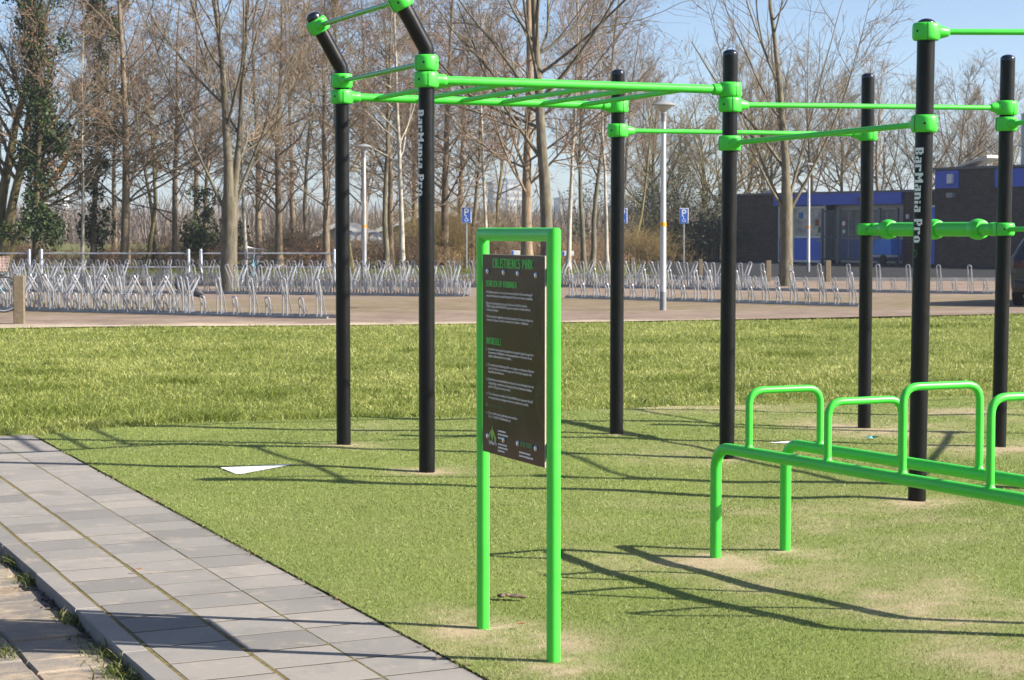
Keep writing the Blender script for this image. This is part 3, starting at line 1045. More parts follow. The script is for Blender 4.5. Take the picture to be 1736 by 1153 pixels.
for pxf, top_y in ((1270, 662.5), (1403, 682), (1530, 656.5), (1678, 674.5)):
    t = rail_at(pxf, P1, n1)
    a = P1.lerp(n1, t); b = P2.lerp(n2, t)
    zt = H - (top_y - 390) / FOC * a.y
    path_ = fillet([a + Vector((0, 0, ZR)), a + Vector((0, 0, zt)), b + Vector((0, 0, zt)), b + Vector((0, 0, ZR))], .075, 8)
    lp_ = ppart(MB().tube(path_, .0168, 18), 'loop')
    for e in (a, b):
        wb = MB().lathe([(.0168, .040), (.0185, .030), (.0235, .0245), (.025, .018)], 18, Matrix.Translation(e + Vector((0, 0, ZR))))
        ppart(wb, 'weld', parent=lp_)

# ------------------------------------------------------------------ information sign
S1, S2 = gp(819, 1061), gp(938.2, 1120)
SO = (S1 + S2) / 2
sign = empty('information_sign', SO, 0, 'free-standing dark information panel in a bright green tube frame', 'sign')
def spart(mb, name, mat, parent=None, **k):
    mb.v = [tuple(Vector(v) - SO) for v in mb.v]
    return mb.build(name, mat, parent or sign, **k)
ZT = 1.533
W = (S2 - S1).normalized(); SL = (S2 - S1).length
NRM = Vector((W.y, -W.x, 0)); NRM = NRM if NRM.y < 0 else -NRM
for s_ in (S1, S2):
    sg = 1 if s_ is S1 else -1
    n = 20; RS = .0252
    # tube cut at 45 degrees at the top
    vs, fs = [], []
    for z0 in (-.2, ZT):
        for j in range(n):
            a_ = 2 * math.pi * j / n
            off = W * math.cos(a_) * RS + NRM * math.sin(a_) * RS
            z = z0 if z0 < 0 else ZT - .0 - math.cos(a_) * RS * sg
            vs.append(s_ + off + Vector((0, 0, z)))
    fs = [(j, (j + 1) % n, (j + 1) % n + n, j + n) for j in range(n)] + [tuple(range(n)), tuple(range(n, 2 * n))[::-1]]
    spart(MB().add(vs, fs), 'post', M_GREEN)
vs = []
for s_, sg in ((S1, 1), (S2, -1)):
    for j in range(n):
        a_ = 2 * math.pi * j / n
        up_ = math.cos(a_) * RS
        vs.append(s_ + NRM * math.sin(a_) * RS + Vector((0, 0, ZT + up_ + .0006)) - W * sg * up_)
fs = [(j, j + n, (j + 1) % n + n, (j + 1) % n) for j in range(n)] + [tuple(range(n))[::-1], tuple(range(n, 2 * n))]
spart(MB().add(vs, fs), 'crossbar', M_GREEN)
PZ0, PZ1 = .693, 1.456
T0, T1 = .036, .658
OFF = .012
def sp(s, z, o=0.0):
    """point on the panel: s metres from its left edge, height z, o metres proud of its face"""
    return S1 + W * (T0 + s) + NRM * (OFF + .002 + o) + Vector((0, 0, z))
tpan = NT('panel_print')
cow = tpan.coord('Object')
n1_ = tpan.noise(cow, 3.2, 3, .5, .6)
tpan.base(tpan.ramp(n1_, [(.36, (.016, .012, .010)), (.46, (.028, .018, .013)), (.49, (.040, .032, .028)), (.55, (.042, .018, .013)), (.62, (.036, .020, .015)), (.66, (.046, .038, .037))]))
tpan.set(Roughness=.2, Specular_IOR_Level=.16)
PW = T1 - T0
pb_ = MB()
M_ = basis(W, Vector((0, 0, 1)), (S1 + W * (T0 + PW / 2) + NRM * OFF + Vector((0, 0, (PZ0 + PZ1) / 2))))
pb_.box((0, 0, 0), (PW, .004, PZ1 - PZ0))
pb_.v = [tuple(M_ @ Vector(v)) for v in pb_.v]
panel = spart(pb_, 'panel', tpan.m, smooth=False)
for s0, s1, z0, z1 in ((-.0015, .0, PZ0, PZ1), (PW, PW + .0015, PZ0, PZ1), (0, PW, PZ1, PZ1 + .0015)):
    q = [(s0, z0, -.0042), (s1, z0, -.0042), (s1, z0, .0004), (s0, z0, .0004), (s0, z1, -.0042), (s1, z1, -.0042), (s1, z1, .0004), (s0, z1, .0004)]
    edge = MB().add([sp(*p) for p in q], [(0, 1, 2, 3), (7, 6, 5, 4), (0, 4, 5, 1), (1, 5, 6, 2), (2, 6, 7, 3), (3, 7, 4, 0)])
    spart(edge, 'edge_trim', simple('panel_edge', (.52, .47, .36), .5), panel, smooth=False)
for zz in (1.388, .755):
    for e0, e1 in ((.0, T0 + .02), (T1 - .02, SL)):
        br = MB()
        Mb = basis(W, Vector((0, 0, 1)), S1 + W * ((e0 + e1) / 2) + NRM * (OFF - .012) + Vector((0, 0, zz)))
        br.box((0, 0, 0), (e1 - e0, .010, .055)); br.v = [tuple(Mb @ Vector(v)) for v in br.v]
        spart(br, 'bracket', simple('dark_green_bracket', (.012, .16, .02), .5), smooth=False)
for s_, z_ in ((.055, 1.392), (.222, 1.390), (.364, 1.389), (.540, 1.386), (.056, .757), (.222, .756), (.365, .757), (.540, .755)):
    bo = MB().lathe([(.0105, -.001), (.0105, .002), (.0085, .003), (.0085, .0055), (.006, .0068), (0, .0072)], 14, zbasis(NRM, sp(s_, z_)))
    spart(bo, 'bolt', M_BOLT, panel)

def blockline(mb, text, s0, s1, z0, z1):
    rects, w = block_text(text, 1.0)
    for a0, a1, b0, b1 in rects:
        q = [(s0 + a / w * (s1 - s0), z0 + b * (z1 - z0)) for a, b in ((a0, b0), (a1, b0), (a1, b1), (a0, b1))]
        mb.quad(*[sp(s, z, .0012) for s, z in q])
hd = MB()
blockline(hd, 'CALISTHENICS PARK', .108, .508, 1.4065, 1.442)
blockline(hd, 'BEWEGEN EN VERBINDEN', .040, .352, 1.334, 1.357)
blockline(hd, 'HUISREGELS', .041, .196, 1.113, 1.138)
prop(spart(hd, 'heading', M_LIME, panel, smooth=False), kind='stuff')

def text_geo(body):
    cu = bpy.data.curves.new('t', 'FONT'); cu.body = body; cu.size = 1.0; cu.resolution_u = 1; cu.offset = .018
    ob = bpy.data.objects.new('t', cu); COL.objects.link(ob)
    dg = bpy.context.evaluated_depsgraph_get(); dg.update()
    me = bpy.data.meshes.new_from_object(ob.evaluated_get(dg))
    vs = [v.co.copy() for v in me.vertices]; fs = [tuple(p.vertices) for p in me.polygons]
    bpy.data.objects.remove(ob); bpy.data.curves.remove(cu); bpy.data.meshes.remove(me)
    return vs, fs
def textline(mb, body, s0, s1, z, h, o=.0012):
    vs, fs = text_geo(body)
    x0, x1 = min(v.x for v in vs), max(v.x for v in vs)
    k = (s1 - s0) / (x1 - x0)
    mb.add([sp(s0 + (v.x - x0) * k, z + v.y * h / .70, o) for v in vs], fs)
tx = MB(); h_ = .0100
LINES = [
 ('Dit Calisthenics park is er voor- en door bewoners uit de buurt. Het is een beweegpark', .041, .507, 1.3085),
 ('waar je kunt trainen met je eigen lichaamsgewicht. Het is voor iedereen toegankelijk.', .041, .510, 1.2945),
 ('Het woord calisthenics komt van de oude Griekse woorden KALOS (mooi) en', .041, .452, 1.2660),
 ('STHENOS (kracht). MOOIE KRACHT! Dus goed en verantwoord en lekker actief met', .041, .486, 1.2535),
 ('vrienden in de buurt.', .041, .168, 1.2400),
 ('Train bewust, train regelmatig en zorg dat je opwarmt. Zo bouw je rustig op en', .041, .510, 1.2150),
 ('voorkom je blessures. Zo train je verantwoord en lekker in Calisthenics.', .041, .468, 1.2020),
 ('1.', .041, .052, 1.0885), ('Het betreden van het park en het gebruik van de toestellen is geheel op eigen risico.', .062, .520, 1.0895),
 ('De gemeente of BarManiaPro is niet aansprakelijk voor blessures die zijn', .062, .503, 1.0765),
 ('opgelopen tijdens gebruik van de toestellen.', .062, .300, 1.0635),
 ('2.', .041, .052, 1.0285), ('De toestellen zijn uitsluitend geschikt voor jongeren en volwassenen. Kinderen', .062, .520, 1.0295),
 ('onder de 14 jaar met een minimale lengte van 1.40 mtr. zijn toegestaan onder', .062, .503, 1.0160),
 ('begeleiding van volwassenen.', .062, .225, 1.0030),
 ('3.', .041, .052, .9720), ('Bij gebruik van weerstandsbanden en ringen moet men rekening houden met', .062, .520, .9735),
 ('vergrendeling, overtreden van de belasting valt buiten. Maximaal toelaatbaar', .062, .503, .9590),
 ('gewicht is 120 kg per persoon per toestel.', .062, .290, .9455),
 ('4.', .041, .052, .9170), ('Tref je schade aan aan toestellen of ondergrond? Meld dit aan de gemeente. Bij twijfel', .062, .510, .9180),
 ('over uw gezondheid eerst raadplegen met uw arts voor gebruik van de toestellen.', .062, .470, .9035),
 ('5.', .041, .052, .8735),
 ('6.', .041, .052, .8430), ('Voor onderhoud en gebreken aan toestellen:', .062, .360, .8440),
 ('Tel. 11 10-4627118 BarManiaPro.nl', .062, .292, .8300),
]
for body, a0, a1, z in LINES:
    textline(tx, body, a0, a1, z, h_)
textline(tx, 'BarMania Pro', .068, .150, .728, .016)
def greek(mb, s0, s1, z, h, seed):
    """print too small to read: a row of short strokes"""
    q = random.Random(seed); s = s0
    while s < s1 - .003:
        w = q.uniform(.006, .016)
        e = min(s1, s + w)
        mb.quad(sp(s, z, .0012), sp(e, z, .0012), sp(e, z + h, .0012), sp(s, z + h, .0012))
        s = e + q.uniform(.0015, .0030)
for k, (a0, a1, z) in enumerate([(.163, .245, .7835), (.163, .268, .7705), (.163, .205, .7575), (.163, .258, .7330), (.163, .262, .7205), (.163, .232, .7080),
                                 (.378, .490, .7235), (.378, .515, .7105)]):
    greek(tx, a0, a1, z, .0062, 40 + k)
prop(spart(tx, 'body_text', M_WHITE, panel, smooth=False), kind='stuff')
gt = MB()
textline(gt, 'Afval hoort in de bak.', .062, .205, .8745, h_)
greek(gt, .390, .438, .750, .019, 60); greek(gt, .444, .505, .750, .019, 61)
prop(spart(gt, 'green_text', simple('dim_green_print', (.035, .15, .03), .5), panel, smooth=False), kind='stuff')
em = MB()     # lime emblem: a torso with spread arms
for poly in ([(.098, .790), (.104, .803), (.110, .790)], [(.080, .776), (.098, .788), (.110, .788), (.130, .772), (.118, .762), (.108, .748), (.104, .738), (.099, .748), (.090, .760)],
             [(.080, .776), (.066, .764), (.074, .745), (.082, .760)], [(.130, .772), (.146, .750), (.140, .741), (.128, .742), (.122, .757)]):
    em.add([sp(s, z, .0012) for s, z in poly], [tuple(range(len(poly)))])
prop(spart(em, 'emblem', M_LIME2, panel, smooth=False), kind='stuff')

# ------------------------------------------------------------------ bare trees
UP = np.array([0, 0, 1.0])
def unit(a):
    return a / np.maximum(np.linalg.norm(a, axis=-1, keepdims=True), 1e-9)
def grow(R, start, d, length, n, wander, trop):
    pts = [start]
    p, d = start, unit(d)
    for i in range(n):
        d = unit(d + wander * R.normal(size=d.shape) + trop * UP)
        p = p + d * (length / n)[:, None]
        pts.append(p)
    return np.stack(pts, 1)                                  # (B, n+1, 3)
def tubes(pts, rad, k):
    """tubes round many polylines at once"""
    B, n, _ = pts.shape
    t = np.empty_like(pts)
    t[:, 1:-1] = pts[:, 2:] - pts[:, :-2]; t[:, 0] = pts[:, 1] - pts[:, 0]; t[:, -1] = pts[:, -1] - pts[:, -2]
    t = unit(t)
    ref = np.where(np.abs(t[:, :1, 2:3]) < .9, UP, np.array([1.0, 0, 0]))
    u = unit(np.cross(t, np.broadcast_to(ref, t.shape))); w = np.cross(t, u)
    a = np.arange(k) * 2 * np.pi / k
    V = pts[:, :, None] + rad[:, :, None, None] * (u[:, :, None] * np.cos(a)[None, None, :, None] + w[:, :, None] * np.sin(a)[None, None, :, None])
    idx = np.arange(B * n * k).reshape(B, n, k)
    nx = np.roll(idx, -1, axis=2)
    F = np.stack([idx[:, :-1], nx[:, :-1], nx[:, 1:], idx[:, 1:]], -1).reshape(-1, 4)
    return V.reshape(-1, 3), F
def children(R, pts, rad, per, t0, t1, ang, angv, lenf, parent_len, ratio, lmin=0.0, flatten=0.0):
    B, n, _ = pts.shape
    cnt = np.maximum(0, np.round(per * np.ones(B) * (0.75 + .5 * R.random(B)))).astype(int)
    b = np.repeat(np.arange(B), cnt)
    t = t0 + (t1 - t0) * R.random(len(b))
    s = t * (n - 1); i = np.minimum(s.astype(int), n - 2); f = (s - i)[:, None]
    p = pts[b, i] * (1 - f) + pts[b, i + 1] * f
    tan = unit(pts[b, i + 1] - pts[b, i])
    q = R.normal(size=tan.shape); q[:, 2] *= (1 - flatten)
    q = unit(q - tan * (q * tan).sum(1, keepdims=True))
    a = np.radians(ang + angv * R.normal(size=len(b)))[:, None]
    d = tan * np.cos(a) + q * np.sin(a)
    L = np.maximum(lmin, parent_len[b] * lenf(t) * (.7 + .6 * R.random(len(b))))
    r = (rad[b, i] * (1 - f[:, 0]) + rad[b, i + 1] * f[:, 0]) * ratio
    return p, d, L, r
def taper(B, n, r0, end, p=1.0):
    t = np.linspace(0, 1, n) ** p
    return r0[:, None] * (1 - t * (1 - end))[None]

def tree_meshes(seed, sp):
    """trunk mesh, twig mesh and positions of twig tips for a species description"""
    R = rng(seed)
    tv, tf, cv, cf = [], [], [], []
    def put(V, F, big):
        v, f = (tv, tf) if big else (cv, cf)
        f.append(F + sum(len(x) for x in v)); v.append(V)
    n0 = 14
    if 'stems' in sp:
        S = np.array([[0, 0, -.15]] * len(sp['stems'])) + np.array([[s[3], s[4], 0] for s in sp['stems']])
        D = np.array([[s[0], s[1], 1.0] for s in sp['stems']])
        L = np.array([s[2] for s in sp['stems']]) * sp['h']
        r0 = np.array([sp['r'] * s[5] for s in sp['stems']])
    else:
        S = np.array([[0, 0, -.15]]); D = np.array([[sp.get('lx', 0), sp.get('ly', 0), 1.0]]); L = np.array([sp['h']]); r0 = np.array([sp['r']])
    bole = sp.get('bole', 0)
    if bole:
        nb = 7
        Pb = grow(R, np.array([[0, 0, -.15]]), np.array([[sp.get('lx', 0), sp.get('ly', 0), 1.0]]), np.array([bole]), nb, .012, .0)
        rb = np.array([1.4, 1.05, .94, .92, .90, .88, .80])[None] * sp['r']; Pb = Pb[:, :-1]
        V, F = tubes(Pb, rb, 14); put(V, F, True)
        S = S * 0.35; S[:, 2] = 0; S = S + Pb[0, -2]
        L = L - bole
    P0 = grow(R, S, D, L, n0, sp.get('w0', .035), sp.get('t0', .02))
    r = taper(len(S), n0 + 1, r0, sp.get('tip', .12), sp.get('tp', .9))
    if not bole:
        r[:, 0] *= 1.45; r[:, 1] *= 1.06
    V, F = tubes(P0, r, 12); put(V, F, True)
    par, prad, plen = P0, r, L
    tips = None
    for lv, q in enumerate(sp['levels']):
        p, d, Lc, rc = children(R, par, prad, q['n'], q['t0'], q.get('t1', .99), q['a'], q.get('av', 9), q['len'], plen, q['r'], q.get('lmin', .1), q.get('flat', 0))
        rc = np.maximum(rc, q.get('rmin', .004))
        n = q.get('seg', 5)
        P = grow(R, p, d, Lc, n, q.get('w', .12), q.get('t', .06))
        rr_ = taper(len(p), n + 1, rc, q.get('end', .35))
        V, F = tubes(P, rr_, q.get('k', 3)); put(V, F, q.get('big', False))
        par, prad, plen = P, rr_, Lc
    tips = par[:, -1]
    sides = par[:, 1:].reshape(-1, 3)
    return (np.concatenate(tv), np.concatenate(tf)), (np.concatenate(cv), np.concatenate(cf)), tips, sides, P0

def m_bark(name, c0, c1, c2, moss=(.12, .12, .03), mossy=.3):
    t = NT(name)
    co = t.coord('Object', (1, 1, .28))
    n1 = t.noise(co, 9, 6, .7)
    c = t.ramp(n1, [(.3, c0), (.5, c1), (.72, c2)])
    c = t.mix(t.ramp(t.noise(t.coord('Object'), 1.6, 4, .65), [(.45, (0, 0, 0)), (.68, (mossy,) * 3)]), c, moss)
    r = t.rnd()
    c = t.mix(1.0, c, t.ramp(r, [(0, (.82, .82, .84)), (1, (1.15, 1.12, 1.05))]), 'MULTIPLY')
    t.base(c)
    t.set(Roughness=.92, Specular_IOR_Level=.2)
    t.bump(t.noise(co, 22, 6, .75), .9, .03)
    return t.m
BARK_G = m_bark('grey_olive_bark', (.080, .070, .050), (.150, .133, .100), (.250, .222, .168))
BARK_B = m_bark('brown_bark', (.105, .076, .054), (.210, .160, .115), (.330, .260, .190), mossy=.15)
BARK_Y = m_bark('yellow_green_bark', (.090, .075, .038), (.165, .140, .072), (.260, .222, .120), (.16, .14, .03), .4)
BARK_W = m_bark('pale_birch_bark', (.24, .21, .17), (.46, .42, .36), (.60, .57, .51), (.10, .08, .05), .55)
BARK_D = m_bark('dark_bark', (.040, .032, .025), (.085, .068, .050), (.150, .122, .088))
TWIG_R = m_bark('reddish_twig', (.145, .096, .070), (.250, .176, .130), (.345, .258, .195), (.23, .18, .10), .3)
TWIG_G = m_bark('grey_brown_twig', (.130, .102, .070), (.230, .182, .130), (.330, .270, .195), (.20, .175, .08), .3)
TWIG_Y = m_bark('golden_twig', (.150, .108, .045), (.245, .182, .080), (.340, .265, .130), (.21, .18, .07), .3)
CATKIN = simple('red_brown_catkin', (.190, .085, .045), .8, var=.4, scale=3, rnd=.2)
MOSSTUFT = simple('ochre_moss_tuft', (.270, .165, .040), .85, var=.4, scale=3)
def m_leaf(name, c0, c1, c2):
    t = NT(name)
    a = t.n('ShaderNodeAttribute', attribute_name='tint')
    t.base(t.ramp(a.outputs['Fac'], [(0, c0), (.55, c1), (1, c2)]))
    t.set(Roughness=.55, Specular_IOR_Level=.3)
    return t.m
IVY = m_leaf('ivy_leaf', (.011, .022, .007), (.026, .048, .012), (.068, .096, .022))
EVERGREEN = m_leaf('evergreen_leaf', (.014, .026, .012), (.034, .050, .020), (.070, .085, .036))
DEADLEAF = m_leaf('dead_leaf_orange', (.12, .055, .018), (.24, .115, .038), (.34, .19, .075))

SPEC = {
 'alder': dict(h=14, r=.185, w0=.022, levels=[
    dict(n=46, t0=.16, a=58, av=12, len=lambda t: .30 * (1.12 - t) + .05, r=.30, seg=7, w=.09, t=.035, k=5, big=True, rmin=.010),
    dict(n=9, t0=.18, a=44, len=lambda t: .42 * (1.1 - .6 * t), r=.55, seg=5, w=.14, t=.05, k=4, rmin=.008, lmin=.3),
    dict(n=7, t0=.15, a=42, len=lambda t: .42 * (1.2 - .5 * t), r=.6, seg=3, w=.16, t=.05, k=3, rmin=.0058, lmin=.22, end=.5)]),
 'pole': dict(h=13, r=.11, w0=.035, levels=[
    dict(n=34, t0=.28, a=48, av=12, len=lambda t: .24 * (1.15 - t) + .05, r=.42, seg=6, w=.11, t=.06, k=4, big=True, rmin=.010),
    dict(n=8, t0=.15, a=42, len=lambda t: .40, r=.55, seg=4, w=.15, t=.05, k=3, rmin=.0075, lmin=.3),
    dict(n=6, t0=.15, a=42, len=lambda t: .42, r=.6, seg=3, w=.16, t=.03, k=3, rmin=.0055, lmin=.2, end=.5)]),
 'plaza': dict(h=12, r=.225, w0=.030, tp=.8, levels=[
    dict(n=30, t0=.20, a=48, av=10, len=lambda t: .42 * (1.15 - t) + .10, r=.40, seg=8, w=.07, t=.085, k=6, big=True, rmin=.012),
    dict(n=11, t0=.15, a=42, len=lambda t: .40 * (1.15 - .6 * t), r=.50, seg=5, w=.11, t=.07, k=4, rmin=.008, lmin=.35),
    dict(n=8, t0=.12, a=40, len=lambda t: .42, r=.6, seg=3, w=.13, t=.06, k=3, rmin=.0055, lmin=.25, end=.5)]),
 'fork': dict(h=9.5, r=.20, stems=[(-.10, .06, .95, 0, 0, .8), (.16, -.05, 1.0, .06, 0, .85), (.30, .12, .8, .1, .06, .6)], w0=.05, levels=[
    dict(n=18, t0=.24, a=46, av=12, len=lambda t: .40 * (1.15 - t) + .10, r=.50, seg=7, w=.10, t=.08, k=5, big=True, rmin=.014),
    dict(n=10, t0=.15, a=44, len=lambda t: .42 * (1.15 - .6 * t), r=.52, seg=5, w=.14, t=.06, k=4, rmin=.010, lmin=.3),
    dict(n=8, t0=.12, a=42, len=lambda t: .42, r=.62, seg=3, w=.15, t=.06, k=3, rmin=.0075, lmin=.25, end=.5)]),
 'broad': dict(h=10.5, r=.17, w0=.05, tp=.75, levels=[
    dict(n=26, t0=.22, a=44, av=12, len=lambda t: .46 * (1.1 - t) + .13, r=.55, seg=7, w=.10, t=.09, k=5, big=True, rmin=.016),
    dict(n=10, t0=.15, a=42, len=lambda t: .44 * (1.15 - .6 * t), r=.55, seg=5, w=.13, t=.07, k=4, rmin=.011, lmin=.35),
    dict(n=8, t0=.12, a=42, len=lambda t: .44, r=.62, seg=3, w=.14, t=.07, k=3, rmin=.0085, lmin=.28, end=.5)]),
}
def tri_cloud(R, P, size, nm, mat, jitter=.05):
    """small leaf-sized faces"""
    n = len(P)
    P = P + R.normal(0, jitter, (n, 3))
    a = unit(R.normal(size=(n, 3))); b = unit(np.cross(a, R.normal(size=(n, 3))))
    s = size * (.6 + .8 * R.random(n))[:, None]
    V = np.stack([P - a * s, P + b * s * .6, P + a * s, P - b * s * .6], 1).reshape(-1, 3)
    return np_mesh(nm, V, [np.arange(4 * n).reshape(-1, 4)], smooth=False, attrs={'tint': np.repeat(R.random(n), 4)}, mats=[mat])

def make_tree(name, seed, spec, bark, twig, catkin=None, ncat=0, csize=.03, **over):
    s = dict(SPEC[spec]); s.update(over)
    (tv, tf), (cv, cf), tips, sides, P0 = tree_meshes(seed, s)
    root = empty(name)
    link('trunk', np_mesh('trunk', tv, [tf], mats=[bark]), root)
    link('crown', np_mesh('crown', cv, [cf], mats=[twig]), root)
    if catkin is not None:
        R = rng(seed + 9)
        pk = sides[R.integers(0, len(sides), ncat)]
        prop(link('catkins', tri_cloud(R, pk, csize, 'catkins', catkin, .04), root), kind='stuff')
    root['spine'] = [0.0]
    del root['spine']
    return root, P0

def ivy(root, P0, seed, n, z0, z1, rad, mat=IVY, size=.06, name='ivy', nc=70):
    """leaves in overlapping clumps that hug the stem and hang out unevenly"""
    R = rng(seed)
    c = P0[0]
    zc = z0 + (z1 - z0) * R.random(nc)
    w = .35 + .95 * vnoise(zc, zc * 0, .8, seed)
    a = R.random(nc) * 2 * np.pi
    off = rad * (.15 + .75 * R.random(nc) ** 1.5) * w
    C_ = np.stack([np.interp(zc, c[:, 2], c[:, 0]) + off * np.cos(a), np.interp(zc, c[:, 2], c[:, 1]) + off * np.sin(a), zc], 1)
    s = (.14 + .26 * R.random(nc)) * rad * w
    k = R.choice(nc, n, p=(s ** 2) / (s ** 2).sum())
    P = C_[k] + unit(R.normal(size=(n, 3))) * (s[k] * (.45 + .6 * R.random(n)))[:, None] * np.array([1, 1, 1.25])
    prop(link(name, tri_cloud(R, P, size, name, mat, .03), root), kind='stuff')

def place(root, px, Y, sc=1.0, rz=0.0, tilt=(0, 0), label='', group=None, z=0.0):
    root.location = (atY(px, Y), Y, z)
    root.rotation_euler = (math.radians(tilt[1]), math.radians(tilt[0]), math.radians(rz))
    root.scale = (sc,) * 3
    prop(root, label, 'tree', group)
    return root

BELT = 'bare trees of the belt behind the bicycle racks'
PLZ = 'bare trees standing on the brick plaza'
BACK = 'bare trees behind the school building'
# plaza trees
T6L = [dict(n=13, t0=.10, a=42, av=11, len=lambda t: .40 * (1.15 - t) + .12, r=.42, seg=8, w=.07, t=.075, k=5, big=True, rmin=.011),
       dict(n=10, t0=.12, a=40, len=lambda t: .42 * (1.15 - .6 * t), r=.50, seg=5, w=.11, t=.06, k=4, rmin=.008, lmin=.35),
       dict(n=8, t0=.12, a=40, len=lambda t: .42, r=.6, seg=3, w=.13, t=.05, k=3, rmin=.0055, lmin=.25, end=.5)]
T17L = [dict(n=9, t0=.10, a=38, av=9, len=lambda t: .36 * (1.15 - t) + .12, r=.42, seg=8, w=.07, t=.09, k=5, big=True, rmin=.011),
        dict(n=7, t0=.12, a=36, len=lambda t: .42 * (1.15 - .6 * t), r=.50, seg=5, w=.11, t=.08, k=4, rmin=.008, lmin=.35),
        dict(n=5, t0=.12, a=38, len=lambda t: .42, r=.6, seg=3, w=.13, t=.06, k=3, rmin=.0055, lmin=.25, end=.5)]
t6, p = make_tree('bare_tree', 101, 'plaza', BARK_G, TWIG_G, r=.225, h=11.5, bole=2.95, stems=[(-.045, .02, 1.0, 0, 0, .84), (.16, .03, .97, .18, 0, .62), (.34, -.09, .8, .2, .1, .30), (-.42, .1, .8, -.2, .1, .27)], levels=T6L, tp=.48, tip=.06)
place(t6, 388, 52.2, 1, 20, (0, 0), 'stout grey-olive bare tree in front of the rail fence, bicycle beside it', PLZ)
t13, p = make_tree('bare_tree', 102, 'plaza', BARK_G, TWIG_G, r=.205, h=13.5, w0=.018)
place(t13, 930, 56, 1, 75, (0, 0), 'tall straight bare tree rising behind the information sign', PLZ)
t17, p = make_tree('bare_tree', 103, 'plaza', BARK_G, TWIG_G, r=.195, h=13.0, bole=3.1, stems=[(0, 0, 1.0, 0, 0, .88), (-.42, .05, .72, -.2, 0, .34), (.62, 0, .75, .2, 0, .36), (.25, .3, .85, 0, .1, .32), (-.7, -.2, .6, -.1, 0, .28)], levels=T17L, tp=.5, tip=.06)
place(t17, 1332, 57.2, 1, 0, (0, 0), 'mossy yellowish bare tree on the plaza in front of the school doors', PLZ)
# big leaning tree at the left edge
t1, p = make_tree('bare_tree', 104, 'fork', BARK_Y, TWIG_G, MOSSTUFT, 500, .03, h=11.5, r=.34, stems=[(-.03, .05, 1.0, 0, 0, .8), (.17, -.02, .95, .1, 0, .7), (.34, .1, .85, .12, .05, .5)])
place(t1, -6, 79, 1, 0, (3, 0), 'thick yellowish leaning bare tree cut by the left edge of the photo', BELT)
# ivy-clad trees
iv1, p = make_tree('ivy_tree', 105, 'pole', BARK_D, TWIG_R, h=13, r=.16)
ivy(iv1, p, 205, 18000, 1.3, 11.5, 1.55, nc=130)
ivy(iv1, p, 206, 1800, 2.5, 9.5, 1.9, DEADLEAF, .045, 'dead_leaves')
place(iv1, 62, 77, 1, 0, (0, 0), 'dark ivy-clad tree just right of the left-edge trunk', BELT)
iv2, p = make_tree('ivy_tree', 106, 'pole', BARK_B, TWIG_R, h=12.5, r=.14)
ivy(iv2, p, 207, 11000, .8, 11.5, 1.2, nc=95)
place(iv2, 158, 82, 1, 40, (1, 0), 'slim tree wrapped in dark green ivy, left of the brown alder trunk', BELT)
iv3, p = make_tree('ivy_tree', 107, 'pole', BARK_B, TWIG_R, h=9, r=.11)
ivy(iv3, p, 208, 4200, .8, 3.3, 1.5, nc=22)
place(iv3, 343, 88, 1, 10, (1, 0), 'small tree with an ivy bush on its stem behind the stout plaza tree', BELT)

protoA, _ = make_tree('bare_tree', 111, 'alder', BARK_B, TWIG_R, CATKIN, 2600, .032)
protoB, _ = make_tree('bare_tree', 112, 'alder', BARK_B, TWIG_R, CATKIN, 2600, .032, h=13, r=.16, w0=.03)
protoC, _ = make_tree('bare_tree', 113, 'pole', BARK_G, TWIG_R, CATKIN, 1500, .030)
protoD, _ = make_tree('bare_tree', 114, 'pole', BARK_W, TWIG_G, h=11.5, r=.085)
protoE, _ = make_tree('bare_tree', 115, 'pole', BARK_Y, TWIG_G, h=11, r=.12, w0=.05)
protoF, _ = make_tree('bare_tree', 116, 'broad', BARK_G, TWIG_G)
protoG, _ = make_tree('bare_tree', 117, 'broad', BARK_B, TWIG_G, h=11)
HL = [dict(n=18, t0=.22, a=46, av=12, len=lambda t: .46 * (1.1 - t) + .13, r=.55, seg=7, w=.12, t=.07, k=5, big=True, rmin=.014),
      dict(n=7, t0=.15, a=44, len=lambda t: .44 * (1.15 - .6 * t), r=.55, seg=5, w=.15, t=.05, k=4, rmin=.009, lmin=.35),
      dict(n=5, t0=.12, a=44, len=lambda t: .44, r=.62, seg=3, w=.16, t=.05, k=3, rmin=.0065, lmin=.28, end=.5)]
protoH, _ = make_tree('bare_tree', 118, 'broad', BARK_Y, TWIG_Y, MOSSTUFT, 1100, .040, h=8.6, r=.16, stems=[(-.12, 0, 1.0, 0, 0, .8), (.22, .05, .95, .05, 0, .8), (.05, -.2, .8, 0, .02, .5)], levels=HL)
PROTO = dict(A=protoA, B=protoB, C=protoC, D=protoD, E=protoE, F=protoF, G=protoG, H=protoH)
used = set()
